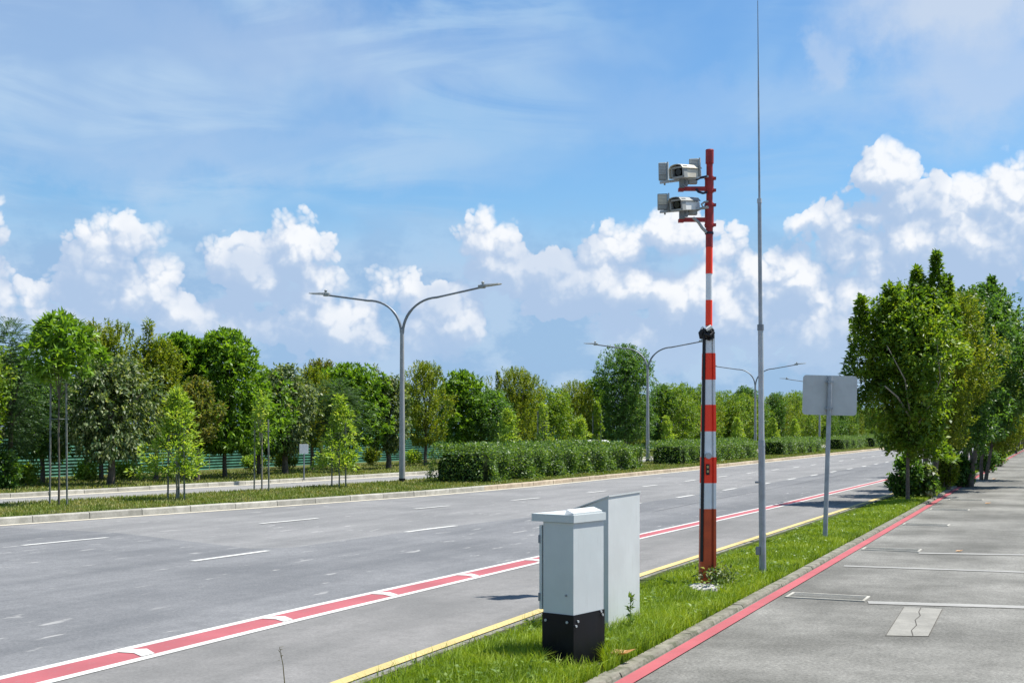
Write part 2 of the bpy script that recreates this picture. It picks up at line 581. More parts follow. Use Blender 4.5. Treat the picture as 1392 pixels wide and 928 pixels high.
M['stake'] = paint('stake', (.19, .20, .17), .7, .2)
M['stake_blue'] = paint('stake_blue', (.10, .23, .22), .6, .15)
M['fence_green'] = paint('fence_green', (.030, .135, .085), .5, .25, 0, 3.0, dirt=(.10, .14, .10, .5))
M['lf_green'] = leafmat('lf_green', [(.028, .068, .008), (.055, .120, .010), (.100, .19, .014), (.16, .25, .03)], gloss=.45)
M['lf_deep'] = leafmat('lf_deep', [(.016, .048, .010), (.034, .085, .014), (.062, .13, .022), (.10, .18, .04)], gloss=.5)
M['lf_yellow'] = leafmat('lf_yellow', [(.038, .072, .008), (.080, .125, .010), (.13, .165, .014), (.21, .22, .03)])
M['lf_silver'] = leafmat('lf_silver', [(.018, .042, .010), (.040, .075, .020), (.10, .14, .05), (.24, .27, .15)], clump=.15, gloss=.5)
M['lf_rust'] = leafmat('lf_rust', [(.03, .06, .010), (.06, .095, .014), (.11, .12, .025), (.18, .15, .04)], clump=.2)
M['lf_feather'] = leafmat('lf_feather', [(.016, .042, .018), (.03, .065, .025), (.055, .095, .035)], gloss=.3)
M['lf_young'] = leafmat('lf_young', [(.055, .11, .012), (.11, .19, .018), (.19, .27, .04), (.30, .34, .09)])
M['lf_hedge'] = leafmat('lf_hedge', [(.020, .052, .010), (.045, .095, .018), (.080, .145, .03), (.15, .21, .06)], clump=.12, gloss=.55)
M['lf_mix'] = leafmat('lf_mix', [(.026, .058, .008), (.058, .118, .010), (.115, .185, .014), (.19, .23, .03)], clump=.5, gloss=.45)
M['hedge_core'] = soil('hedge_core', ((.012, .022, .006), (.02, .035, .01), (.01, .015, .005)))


def copy_tree(o, parent=None):
    c = o.copy(); COL.objects.link(c); c.parent = parent
    for ch in list(o.children): copy_tree(ch, c)
    return c
# ------------------------------------------------------------------ ground, roads, kerbs, markings
def curve(pts):
    a = np.array(pts, float)
    return lambda s: float(np.interp(s, a[:, 0], a[:, 1]))


kerb_t = curve([(-20, 27.5), (0, 22.2), (8, 20.2), (13, 19.2), (17.6, 18.3), (25, 16.75), (30, 15.85), (36, 15.4), (55, 15.0), (100, 14.9), (400, 14.9)])
med_t = curve([(-20, 30), (0, 26.5), (10, 24), (21.2, 21.9), (28.6, 20.5), (35, 19.95), (45, 19.85), (100, 19.8), (400, 19.8)])
far_t = curve([(-20, 33), (0, 30), (10, 27.8), (24.6, 25.3), (34.4, 24.2), (44.7, 23.3), (100, 23.3), (400, 23.3)])
bus_t = curve([(-20, 7.3), (0, 7.2), (6.75, 7.08), (10.5, 7.06), (20.3, 6.70), (30, 6.35), (45.8, 6.0), (70, 5.9), (400, 5.9)])
yel_t = curve([(-20, 4.2), (0, 4.5), (8, 4.72), (14.8, 4.80), (25, 4.62), (36, 4.42), (60, 4.4), (400, 4.4)])
red_t = curve([(-20, 2.7), (8.5, 2.86), (27.3, 2.93), (60, 3.15), (100, 3.3), (400, 3.4)])
up_t = curve([(10, 15.2), (15.4, 14.65), (20.6, 13.88), (25.5, 13.33), (29.5, 12.66), (34, 12.28), (38, 12.06), (47, 11.93), (60, 11.65), (400, 11.6)])
lo_t = curve([(10, 11.05), (14.6, 10.83), (20, 10.48), (24.4, 9.9), (28.5, 9.5), (32.4, 9.3), (41, 9.06), (60, 8.95), (400, 8.9)])


def samples(s0, s1):
    out = [s0]; s = s0
    while s < s1:
        s = min(s1, s + max(0.8, min(12, abs(s) * .04)))
        out.append(s)
    return out


def ribbon(name, s0, s1, ta, tb, z, mat, kind='structure', parent=None, label=None):
    """flat strip between the curves ta and tb"""
    vs, fs = [], []
    for i, s in enumerate(samples(s0, s1)):
        a = ta(s) if callable(ta) else ta
        b = tb(s) if callable(tb) else tb
        vs += [road(s, a, z), road(s, b, z)]
        if i: fs.append((2 * i - 2, 2 * i - 1, 2 * i + 1, 2 * i))
    m = MB(); m.add(vs, fs)
    o = m.build(name, mat, parent)
    if kind and not parent: o['kind'] = kind
    return o


def slab(name, s0, s1, ta, tb, z0, z1, mat):
    """raised strip with upright sides, ta the left edge and tb the right"""
    m = MB(); vs = []; fs = []
    ss = samples(s0, s1)
    for i, s in enumerate(ss):
        vs += [road(s, ta(s), z0), road(s, ta(s), z1), road(s, tb(s), z1), road(s, tb(s), z0)]
        if i:
            for k in range(3):
                fs.append((4 * i - 4 + k, 4 * i - 3 + k, 4 * i + 1 + k, 4 * i + k))
    fs.append((0, 3, 2, 1)); n = 4 * (len(ss) - 1)
    fs.append((n, n + 1, n + 2, n + 3))
    m.add(vs, fs)
    o = m.build(name, mat)
    o['kind'] = 'structure'
    return o


def kerb(name, s0, s1, tc, width, z0, z1, mat, block=1.25, face=+1, seed=1):
    """row of kerb stones with open joints; tc is the face towards the road, face=+1 when the stone lies to its left"""
    rnd = random.Random(seed)
    m = MB(); s = s0
    while s < s1:
        L = block * (1 if rnd.random() > .12 else .4) * (1 if s < 60 else 3)
        e = s + L - .018
        j = rnd.uniform(-.006, .006)
        zz = z1 + rnd.uniform(-.004, .004)
        b = .022
        prof = [(0, z0), (0.008, zz - b), (b, zz), (width, zz), (width, z0)]
        vs = [road(q, tc(q) + face * (w + j), z) for q in (s, e) for w, z in prof]
        n = 5
        fs = [(i, i + 1, n + i + 1, n + i) for i in range(n - 1)] + [(4, 3, 2, 1, 0), (5, 6, 7, 8, 9)]
        m.add(vs, fs)
        s += L
    o = m.build(name, mat); o['kind'] = 'structure'
    return o


SEND = 420
m = MB(); m.add([(-1500, -200, -.03), (1500, -200, -.03), (1500, 3000, -.03), (-1500, 3000, -.03)], [(0, 1, 2, 3)])
tag(m.build('ground', M['far_soil']), kind='structure')
sh = lambda f, d: (lambda s: f(s) + d)
ribbon('main_road', -20, SEND, sh(kerb_t, .02), sh(yel_t, -.30), 0.0, M['asphalt'])
ribbon('outer_road', -20, SEND, far_t, med_t, 0.0, M['asphalt_far'])
lot = MB(); vs = []; ss = samples(-20, SEND)
for s in ss: vs += [road(s, red_t(s) + .1, 0.0), road(s, -60, 0.0)]
lot.add(vs, [(2 * i - 2, 2 * i - 1, 2 * i + 1, 2 * i) for i in range(1, len(ss))])
tag(lot.build('paved_lot', M['lot']), kind='structure')

# darker resurfaced part of the carriageway: it starts on a slanting joint
edge = [ground(-420, 697), ground(0, 716), ground(160, 724), ground(341, 745.5)]
vs = [(x, y, .004) for x, y, z in edge]
back = []
for s in samples(16, 300):
    vs.append(road(s, lo_t(s) + .02, .004))
for s in reversed(samples(-6, 300)):
    back.append(road(s, bus_t(s) - .03, .004))
m = MB(); vs2 = vs + back + [road(-6, 26, .004)]
m.add(vs2, [tuple(range(len(vs2)))])
import bmesh
o = m.build('road_resurfaced_patch', M['asphalt_dark']); o['kind'] = 'structure'
bm = bmesh.new(); bm.from_mesh(o.data); bmesh.ops.triangulate(bm, faces=bm.faces[:], ngon_method='EAR_CLIP'); bmesh.ops.recalc_face_normals(bm, faces=bm.faces[:])
for f in bm.faces:
    if f.normal.z < 0: f.normal_flip()
bm.to_mesh(o.data); bm.free()
ribbon('side_lane', -20, SEND, sh(bus_t, -.04), sh(yel_t, .02), .004, M['asphalt_lane'])

# painted lines, one object per kind of line
def lines(name, segs, mat, z):
    """segs: (s0, s1, left curve, right curve)"""
    m = MB()
    for s0, s1, a, b in segs:
        vs, fs = [], []
        for i, s in enumerate(samples(s0, s1)):
            vs += [road(s, a(s), z), road(s, b(s), z)]
            if i: fs.append((2 * i - 2, 2 * i - 1, 2 * i + 1, 2 * i))
        m.add(vs, fs)
    return tag(m.build(name, mat), kind='structure')


wid = curve([(0, .54), (11, .50), (20, .36), (46, .30), (400, .30)])
frac = lambda a: (lambda s: bus_t(s) - a * wid(s))
lines('bus_lane_white_lines', [(-6, SEND, frac(0), frac(.19)), (-6, SEND, frac(.81), frac(1))], M['white_paint'], .009)
lines('bus_lane_red_line', [(-6, SEND, frac(.19), frac(.81))], M['red_paint'], .008)
m = MB(); s = 6.0
while s < 19:          # slanted white bars crossing the red strip
    a = .13
    L = .19; b = .81
    vs = [road(s - a * .4, bus_t(s) - wid(s) * L, .013), road(s + a * .5, bus_t(s) - wid(s) * L, .013), road(s + a * 1.3, bus_t(s) - wid(s) * .42, .013), road(s + a * .2, bus_t(s) - wid(s) * b, .013), road(s - a * 1.0, bus_t(s) - wid(s) * b, .013), road(s - a * .25, bus_t(s) - wid(s) * .5, .013)]
    m.add(vs, [(0, 1, 2, 5), (5, 2, 3, 4)])
    s += 1.95
tag(m.build('bus_lane_white_bars', M['white_paint']), kind='structure')
m_seg = []
cu = [10.4, 15.4, 20.6, 25.5, 29.5, 33.75, 38.0, 42.4] ; cl = [9.2, 14.6, 20.0, 24.4, 28.4, 32.4, 36.7, 40.9]
while cu[-1] < 240: cu.append(cu[-1] + 4.25)
while cl[-1] < 240: cl.append(cl[-1] + 4.25)
for c, t in ((cu, up_t), (cl, lo_t)):
    for q in c:
        h = .82 if q < 22 else .68
        m_seg.append((q - h, q + h, sh(t, .055), sh(t, -.055)))
lines('lane_dashes', m_seg, M['white_paint'], .010)
lines('yellow_edge_line', [(-20, SEND, sh(yel_t, .055), sh(yel_t, -.06))], M['yellow_paint'], .010)
lines('gutter_strip', [(-20, SEND, sh(kerb_t, -.02), sh(kerb_t, -.24))], M['gutter'], .006)
lines('red_kerb_line', [(-20, SEND, sh(red_t, .065), sh(red_t, -.06))], M['red_kerb_paint'], .010)
# second carriageway: edge line, dashes
lines('outer_road_lines', [(-10, 300, sh(far_t, -.45), sh(far_t, -.55))] + [(q, q + 1.6, sh(far_t, -2.1), sh(far_t, -2.2)) for q in np.arange(4, 200, 4.2)], M['white_paint'], .006)
ribbon('outer_gutter', -10, 300, sh(far_t, .0), sh(far_t, -.35), .006, M['gutter'])

# kerbs and raised ground
kerb('median_kerb', -20, 33.2, kerb_t, .17, -.02, .135, M['kerb'], seed=3)
kerb('median_kerb_far', 33.2, 300, kerb_t, .17, -.02, .135, M['kerb_tan'], .8, seed=4)
slab('median', -20, SEND, sh(med_t, -.02), sh(kerb_t, .16), -.02, .120, M['soil'])
kerb('outer_kerb', -20, 300, far_t, .16, -.02, .12, M['kerb'], 1.2, seed=6)
slab('far_verge', -20, SEND, sh(far_t, 40), sh(far_t, .15), -.025, .105, M['far_soil'])
kerb('lot_kerb', -10, 160, sh(red_t, .085), .12, -.02, .038, M['kerb_old'], 1.9, seed=8)
slab('verge', -20, SEND, sh(yel_t, -.20), sh(red_t, .21), -.02, .022, M['soil'])
kerb('verge_road_kerb', -10, 160, sh(yel_t, -.12), .07, -.02, .026, M['kerb_old'], .95, face=-1, seed=9)

# lot markings
def quad_px(name, pts, mat, z=.008, kind='structure'):
    m = MB(); m.add([ground(x, y, z) for x, y in pts], [tuple(range(len(pts)))])
    return tag(m.build(name, mat), kind=kind)


m = MB()
def cross_line(a, b, w):
    """painted line between two photograph points on the lot, w metres wide"""
    p, q = Vector(ground(*a, .006)), Vector(ground(*b, .006))
    d = (q - p); d = d / d.length; n = Vector((-d.y, d.x, 0)) * w / 2
    q = q + d * 7
    m.add([p + n, q + n, q - n, p - n], [(3, 2, 1, 0)])
cross_line((1180, 818), (1392, 824.5), .21)
cross_line((1147, 768.5), (1392, 777), .15)
cross_line((1248, 751), (1392, 753.5), .17)
tag(m.build('bay_lines', M['worn_paint']), kind='structure')
# dark oily stains and damp marks spread over the lot near the kerb
rr = random.Random(8)
# repaired concrete patch with a crack
quad_px('concrete_patch', [(1204, 863), (1262, 864), (1281, 827), (1229, 824)], M['patch'], .005)
m = MB()
cr = [(1252, 825), (1249, 831), (1251, 836), (1244, 842), (1246, 849), (1239, 856), (1241, 863)]
for a, b in zip(cr[:-1], cr[1:]):
    p, q = Vector(ground(*a, .007)), Vector(ground(*b, .007)); n = Vector((.0045, 0, 0))
    m.add([p - n, p + n, q + n, q - n], [(3, 2, 1, 0)])
for a, b in (((1204, 863), (1229, 824)), ((1262, 864), (1281, 827)), ((1204, 863), (1262, 864))):
    p, q = Vector(ground(*a, .007)), Vector(ground(*b, .007)); n = Vector((.0035, .002, 0))
    m.add([p - n, p + n, q + n, q - n], [(3, 2, 1, 0)])
tag(m.build('patch_cracks', M['crack']), kind='structure')

# drain gratings let into the lot by the kerb
def drain(s, t, L, W, label):
    e = empty('drain_cover', road(s, t, 0), label, 'drain cover', 'drain covers along the lot kerb', rz=math.pi / 2 - TH)
    f = MB()
    f.box((0, W / 2, .006), (L, .03, .012)); f.box((0, -W / 2, .006), (L, .03, .012))
    f.box((-L / 2 + .015, 0, .006), (.03, W - .03, .012)); f.box((L / 2 - .015, 0, .006), (.03, W - .03, .012))
    f.build('frame', M['kerb'], e)
    g = MB()
    g.box((0, 0, .002), (L - .06, W - .03, .004))
    g.build('slab_cover', M['lot'], e)
    b = MB()
    for k in range(4):
        b.box((-L / 2 + L * (k + 1) / 5, 0, .007), (.018, W - .05, .006))
    b.build('bars', M['kerb'], e)
names = ['largest drain cover beside the red line, nearest the camera', 'second drain cover from the camera along the red line',
         'third drain cover from the camera along the red line', 'fourth drain cover from the camera along the red line',
         'fifth and farthest drain cover, near the foot of the bushy trees']
for (px, py), lab in zip(((1125, 811.5), (1212, 747), (1259, 713), (1291, 692.5), (1313, 679)), names):
    s, t = road_inv(ground(px, py))
    drain(s, t, .42, 0.80, lab)

# sealed joints and short cracks in the carriageway, as thin dark bands of tar
m = MB(); rr = random.Random(21)
def crack(s, t, ds, dt, n, w):
    pts = [(s, t)]
    for _ in range(n):
        s += ds + rr.uniform(-.25, .25) * abs(ds); t += dt + rr.uniform(-.05, .05); pts.append((s, t))
    for (a, b), (c, d) in zip(pts[:-1], pts[1:]):
        p, q = Vector(road(a, b, .0065)), Vector(road(c, d, .0065)); v = (q - p); v.normalize(); nn = Vector((-v.y, v.x, 0)) * w / 2
        m.add([p - nn, p + nn, q + nn, q - nn], [(3, 2, 1, 0)])
crack(26, 8.2, 1.2, .0, 26, .02); crack(30, 5.0, 1.2, .0, 16, .018)
tag(m.build('road_cracks', M['rubber']), kind='structure')

# small litter on the lot: fallen leaves, one mesh each
for i, (px, py, lab) in enumerate(((1304, 749, 'tiny dark leaf lying on the lot near the faint bay lines'), (1343, 684, 'small dark leaf lying far along the lot'), (1352, 651, 'farthest small dark leaf lying on the lot'), (845, 889, 'curled brown dry leaf lying in the grass in front of the cabinets'))):
    x, y, z = ground(px, py, .10 if i == 3 else .01)
    sz = .11 if i == 3 else .06 + .02 * i
    m = MB()
    pts = [(-1, 0, .1), (-.4, .45, .35), (.4, .38, .3), (1, .05, .5), (.35, -.4, .2), (-.45, -.38, .25), (0, 0, -.02)]
    m.add([(x + a * sz, y + b * sz, z + c * sz * .8) for a, b, c in pts], [(k, (k + 1) % 6, 6) for k in range(6)])
    tag(m.build('fallen_leaf', M['dry_leaf']), lab, 'leaf', 'fallen leaves')
# ------------------------------------------------------------------ camera pole
def circ(cx, cy, r, n=16):
    return [(cx + r * math.cos(2 * math.pi * k / n), cy + r * math.sin(2 * math.pi * k / n)) for k in range(n)]


bp = ground(962, 795, .05)
K = FPX / bp[1]                             # photograph pixels per metre at the pole
pole = empty('camera_pole', bp, 'tall red and white banded pole carrying two traffic cameras on the grass verge', 'camera pole')
zz = lambda py: (795 - py) / K
xx = lambda px: (px - 962.5) / K
# lower shaft: rolled profile with a groove, tapering upwards
def prof(w, cx):
    q = [(-.5, -.10), (-.42, -.36), (-.28, -.46), (.16, -.46), (.20, -.40), (.20, -.18), (.33, -.18), (.33, -.40), (.5, -.40), (.5, .40), (-.5, .40)]
    return [(cx + a * w, b * w * .8) for a, b in q]
bands = [(798, 691, 'b'), (691, 656, 'w'), (656, 621, 'r'), (621, 586, 'w'), (586, 550, 'r'), (550, 516, 'w'), (516, 480, 'r'), (480, 452, 'w')]
wpx = curve([(440, 14.5), (480, 16.0), (621, 19.5), (700, 21), (800, 22.5)])
xpx = curve([(440, 963.8), (520, 963.6), (640, 963), (800, 962)])
m = MB()
for y0, y1, k in bands:
    mi = {'b': 0, 'w': 1, 'r': 2}[k]
    m.prism(prof(wpx(y0) / K, xx(xpx(y0))), zz(y0), zz(y1), mi, prof(wpx(y1) / K, xx(xpx(y1))))
    if k == 'r':                           # the red bands are wrapped sheets a hair wider than the shaft
        m.prism(prof(wpx(y0) / K * 1.05, xx(xpx(y0) + .2)), zz(y0 - .3), zz(y1 + .3), 2, prof(wpx(y1) / K * 1.05, xx(xpx(y1) + .2)))
m.build('lower_shaft', [M['red_brown'], M['reflective'], M['red_bright']], pole)
m = MB()
m.tube([(xx(953.2), -.06, zz(762)), (xx(954.8), -.055, zz(620)), (xx(956.8), -.05, zz(456))], .018, 8)
m.build('conduit', M['black'], pole)
m = MB()
m.box((xx(961), -.085, zz(637.5)), (.04, .006, .12)); m.box((xx(961), -.089, zz(634)), (.022, .004, .028), m=1); m.box((xx(961), -.089, zz(640)), (.022, .004, .028), m=1)
m.build('plate', [M['black'], M['yellow_paint']], pole)
m = MB()
m.tube([(xx(962), -.06, zz(619)), (xx(962), -.095, zz(619))], .035, 10)
m.build('bolt_cap', M['steel_light'], pole)
# upper round pole
m = MB()
ux = curve([(200, 965.2), (300, 964.8), (400, 964.3), (460, 964)])
for y0, y1, mi, r in ((470, 443, 1, 4.6), (443, 408, 2, 4.7), (408, 372, 1, 4.5), (372, 336, 2, 4.8), (336, 306, 0, 5.0)):
    m.tube([(xx(ux(y0)), 0, zz(y0)), (xx(ux(y1)), 0, zz(y1))], [r / K, (r - .1) / K], 18, mi)
m.tube([(xx(964.8), 0, zz(306)), (xx(965.1), 0, zz(222))], 4.4 / K, 18, 0)
m.build('upper_shaft', [M['red_maroon'], M['reflective'], M['red_bright']], pole)
m = MB()
m.tube([(xx(965.1), 0, zz(222.5)), (xx(965.2), 0, zz(205))], 5.6 / K, 20)
m.tube([(xx(965.2), 0, zz(205)), (xx(965.2), 0, zz(203.5))], [5.8 / K, 5.2 / K], 20)
m.build('top_sleeve', M['red_maroon'], pole)
for y0, y1 in ((262, 240), (309, 276)):
    m = MB()
    m.tube([(xx(964.6), 0, zz(y0)), (xx(964.7), 0, zz(y1))], 6.1 / K, 20)
    for yy in (y0 - 3, y1 + 3):
        m.tube([(xx(964.6), 0, zz(yy + .7)), (xx(964.6), 0, zz(yy - .7))], 6.8 / K, 20)
        m.box((xx(971.6), -.01, zz(yy)), (.03, .05, .03))
    m.build('bracket_collar', M['red_maroon'], pole)
m = MB()                                    # pipe clamp with loops of strap where the two shafts meet
m.tube([(xx(963.5), 0, zz(462)), (xx(963.5), 0, zz(450))], 7.0 / K, 14)
m.tube([(xx(964.5), -.02, zz(463)), (xx(959), -.075, zz(459)), (xx(957), -.06, zz(450)), (xx(963), -.06, zz(444)), (xx(969), -.04, zz(449)), (xx(969), -.05, zz(459)), (xx(963), -.08, zz(462))], .016, 8)
m.tube([(xx(954.5), -.03, zz(460)), (xx(952.5), -.04, zz(453)), (xx(957), -.04, zz(447))], .03, 8)
m.tube([(xx(957), -.08, zz(455)), (xx(965), -.09, zz(457)), (xx(969), -.07, zz(452))], .022, 8)
m.build('clamp', M['black'], pole)
m = MB()
m.tube([(xx(959), -.09, zz(449)), (xx(966), -.085, zz(444.5))], [.02, .024], 8)
m.tube([(xx(953), -.05, zz(448)), (xx(956), -.05, zz(445))], .016, 8)
m.build('clamp_pad', M['white_enamel'], pole)

from mathutils import Matrix
def panel(parent, cx, cy, w, h, yaw, cream=False):
    """floodlight panel: finned tray with a thicker rim"""
    R = Matrix.Rotation(yaw, 3, 'Z') @ Matrix.Rotation(math.radians(6), 3, 'X')
    c = Vector((xx(cx), -.02, zz(cy)))
    W, H = w / K, h / K
    m = MB()
    m.box(c, (W, .035, H), R=R, bev=.008)
    m.box(c + R @ Vector((W * .5 + .010, .02, 0)), (.012, .07, H * 1.06), R=R)
    m.tube([c + R @ Vector((W * .2, .02, -H / 2)), c + R @ Vector((W * .2, .02, -H / 2 - .05))], .01, 6)
    o = m.build('illuminator', M['grey_plastic'], parent)
    g = MB()
    for k in range(7):
        g.box(c + R @ Vector((0, -.022, H * (.40 - k * .085))), (W * .82, .008, .012), R=R)
    g.box(c + R @ Vector((0, -.021, -H * .33)), (W * .8, .006, H * .2), R=R, m=1)
    g.build('lamp_grille', [M['cream'] if cream else M['steel_light'], M['grey_plastic']], o)
    return o


def camera_unit(y0, second):
    """camera housing, rail, bracket arm and cables; y0 row of the arm"""
    d = y0 - 256
    cu_ = MB()
    # arm
    cu_.box((xx(944), -.01, zz(257 + d)), (38 / K, .045, .045))
    cu_.box((xx(926), -.01, zz(258.5 + d)), (.06, .06, .035))
    arm = cu_.build('bracket_arm', M['red_maroon'], pole)
    m = MB()
    m.box((xx(927), -.03, zz(250 + d)), (.06, .07, .11), bev=.01)
    m.box((xx(933), -.03, zz(249 + d)), (.03, .06, .07))
    for px in (926, 930): m.tube([(xx(px), -.06, zz(254 + d)), (xx(px), -.075, zz(254 + d))], .012, 8)
    m.build('swivel_mount', M['steel_dark'], arm)
    r = MB()
    tilt = math.radians(7 if not second else 5)
    r.box((xx(930), -.03, zz(245 + d - (1 if second else 0))), (66 / K, .05, .022), R=Matrix.Rotation(-tilt, 3, 'Y'))
    r.build('rail', M['steel_light'], pole)
    # housing: a hooded box looking left and towards the road
    H = MB()
    yaw = math.radians(38)
    R = Matrix.Rotation(math.pi / 2 + math.radians(52), 3, 'Z')      # local +y of the housing points out of the lens
    R = Matrix.Rotation(math.radians(138), 3, 'Z') @ Matrix.Rotation(math.radians(-7), 3, 'X')
    c = Vector((xx(933 if not second else 931), -.06, zz(236 + d * 1.02 + (0 if not second else 1))))
    w, h, L = .165, .125, .36
    def loop(y, kx, kz, dz=0):
        pr = [(-.5, -.5), (.5, -.5), (.5, .18), (.36, .42), (.12, .5), (-.12, .5), (-.36, .42), (-.5, .18)]
        return [c + R @ Vector((a * w * kx, y, b * h * kz + dz)) for a, b in pr]
    rings = [loop(-L / 2, .9, .9), loop(-L / 2 + .03, 1, 1), loop(L / 2 - .06, 1, 1)]
    vs = [p for q in rings for p in q]
    fs = [(i * 8 + k, i * 8 + (k + 1) % 8, i * 8 + 8 + (k + 1) % 8, i * 8 + 8 + k) for i in range(2) for k in range(8)] + [tuple(range(7, -1, -1)), tuple(range(16, 24))]
    H.add(vs, fs)
    body = H.build('camera', M['cream'] if not second else M['white_enamel'], pole)
    s = MB()                                # sun hood: open shell reaching past the glass
    a = loop(-L / 2 + .01, 1.14, 1.16, .006); b = loop(L / 2 + .035, 1.14, 1.16, .006)
    for k in (1, 2, 3, 4, 5, 6):
        q0, q1, q2, q3 = a[k], a[k + 1] if k < 7 else a[0], b[k + 1] if k < 7 else b[0], b[k]
        s.add([q0, q1, q2, q3] + [p + R @ Vector((0, 0, .006)) for p in (q0, q1, q2, q3)], [(0, 1, 2, 3), (7, 6, 5, 4), (2, 3, 7, 6), (0, 1, 5, 4)])
    s.build('sun_hood', M['cream'] if not second else M['grey_plastic'], body)
    f = MB()
    F = lambda x, y, z: c + R @ Vector((x, y, z))
    for sx, sz, ww, hh in ((0, -.058, w * 1.05, .02), (0, .05, w * .9, .02), (-.076, 0, .02, h), (.076, 0, .02, h)):
        f.box(F(sx, L / 2 - .03, sz), (ww, .07, hh), R=R)
    f.build('front_frame', M['grey_plastic'], body)
    g = MB()
    g.box(F(0, L / 2 - .055, 0), (w * .85, .01, h * .8), R=R)
    g.tube([F(0, L / 2 - .05, 0), F(0, L / 2 - .015, 0)], .036, 14)
    g.build('lens', M['lens'], body)
    j = MB()
    j.box((xx(942), .0, zz(247 + d)), (.10, .07, .055), bev=.008)
    j.build('junction_box', M['grey_plastic'], pole)
    cab_m = M['cable'] if not second else M['grey_plastic']
    ca = MB()
    ca.tube([(xx(945), -.02, zz(246 + d)), (xx(952), -.05, zz(243 + d)), (xx(960), -.06, zz(241 + d))], .012, 8)
    ca.build('cable', cab_m, pole)
    ca = MB()
    if not second:
        ca.tube([(xx(946), -.04, zz(258)), (xx(949), -.05, zz(262)), (xx(955), -.055, zz(264)), (xx(961), -.05, zz(262.5))], .013, 8)
    else:
        ca.tube([(xx(962), -.05, zz(282)), (xx(955), -.06, zz(283)), (xx(953), -.06, zz(279)), (xx(957), -.06, zz(276)), (xx(962), -.05, zz(275))], .011, 8)
        ca.build('cable', cab_m, pole)
        ca = MB()
        ca.tube([(xx(942), -.04, zz(297)), (xx(949), -.05, zz(303)), (xx(954), -.055, zz(311)), (xx(960), -.05, zz(317))], .017, 8)
    ca.build('cable', cab_m, pole)


camera_unit(256, False)
camera_unit(298, True)
panel(pole, 901, 234, 11, 24, math.radians(-14))
panel(pole, 943.5, 228, 13, 23, math.radians(-14))
panel(pole, 901, 275, 14, 22, math.radians(-10), True)
m = MB()
for k in range(9):
    y = zz(315) + 0
m.tube([(xx(964.6), 0, zz(318.5)), (xx(964.6), 0, zz(315.5))], 6.0 / K, 16)
m.build('strap', M['cable'], pole)

# rough concrete footing
rnd = random.Random(5)
m = MB(); n = 22
cx_, cy_, _ = ground(961, 797, .05)
ring0, ring1, ring2 = [], [], []
for k in range(n):
    a = 2 * math.pi * k / n; j = rnd.uniform(.74, 1.14)
    ring0.append((cx_ + math.cos(a) * .225 * j, cy_ + math.sin(a) * .30 * j, .0))
    ring1.append((cx_ + math.cos(a) * .215 * j, cy_ + math.sin(a) * .27 * j, .05 + rnd.uniform(-.018, .012)))
    ring2.append((cx_ + math.cos(a) * .12 * j, cy_ + math.sin(a) * .15 * j, .085 + rnd.uniform(-.01, .012)))
m.add(ring0 + ring1 + ring2, [(i * n + k, i * n + (k + 1) % n, i * n + n + (k + 1) % n, i * n + n + k) for i in (0, 1) for k in range(n)] + [tuple(range(2 * n, 3 * n))])
tag(m.build('concrete_footing', M['slab']), 'rough whitish concrete footing around the foot of the red and white pole', 'concrete footing')

# ------------------------------------------------------------------ whip antenna
ba = ground(1037, 779, .05)
ant = empty('whip_antenna', ba, 'tall thin grey mast tapering to a wire, between banded pole and sign', 'antenna mast')
Ka = FPX / ba[1]
za = lambda py: (779 - py) / Ka
xa = lambda py: (1036.6 - 6.8 * (779 - py) / 779 - 1036.8) / Ka * 1.0
def seg(name, y0, y1, w0, w1, mat, par=ant, n=14):
    m = MB(); m.tube([(xa(y0), 0, za(y0)), (xa(y1), 0, za(y1))], [w0 / 2 / Ka, w1 / 2 / Ka], n)
    return m.build(name, mat, par)
seg('mast_section', 782, 600, 9.6, 9.2, M['steel'])
seg('mast_section', 600, 443, 7.8, 7.4, M['steel_light'])
seg('mast_section', 443, 272, 5.6, 5.2, M['steel'])
seg('mast_section', 272, 110, 3.2, 2.2, M['steel'])
seg('whip', 110, 1, 1.7, .9, M['steel_dark'])
seg('joint_collar', 606, 598, 9.8, 9.0, M['steel'])
seg('joint_collar', 449, 441, 9.0, 9.0, M['steel_dark'])
seg('joint_collar', 276, 270, 6.6, 6.2, M['steel_light'])
m = MB(); m.box((-.065, -.02, za(748)), (.05, .04, .10), bev=.008); m.build('cable_gland', M['steel_dark'], ant)
m = MB(); m.tube([(-.06, -.03, za(655)), (-.10, -.03, za(655))], .012, 8); m.build('bolt', M['steel_dark'], ant)

# ------------------------------------------------------------------ traffic sign seen from behind
bs = ground(1121.5, 731, .055)
sign = empty('traffic_sign', bs, 'grey rectangular traffic sign with rounded corners seen from behind on a leaning post', 'traffic sign')
Ks = FPX / bs[1]
zs = lambda py: (731 - py) / Ks
lean = lambda py: (731 - py) / 220 * 7.0 / Ks
m = MB(); m.tube([(0, 0, -.02), (lean(511), 0, zs(511))], [3.3 / Ks, 3.1 / Ks], 12); m.build('post', M['steel'], sign)
ang = math.radians(1.4)
W, H, r = 74 / Ks, 54 / Ks, .055
pts = []
for cx, cz, a0 in ((W / 2 - r, H / 2 - r, 0), (-W / 2 + r, H / 2 - r, 90), (-W / 2 + r, -H / 2 + r, 180), (W / 2 - r, -H / 2 + r, 270)):
    for k in range(6):
        a = math.radians(a0 + k * 18); pts.append((cx + r * math.cos(a), cz + r * math.sin(a)))
cx, cz = (1129 - 1121.5) / Ks, zs(537)
def rect(y): return [(cx + a * math.cos(ang) + b * math.sin(ang), y, cz - a * math.sin(ang) + b * math.cos(ang)) for a, b in pts]
m = MB(); n = len(pts)
m.add(rect(.045) + rect(.049), [tuple(range(n)), tuple(range(2 * n - 1, n - 1, -1))] + [(i, n + i, n + (i + 1) % n, (i + 1) % n) for i in range(n)])
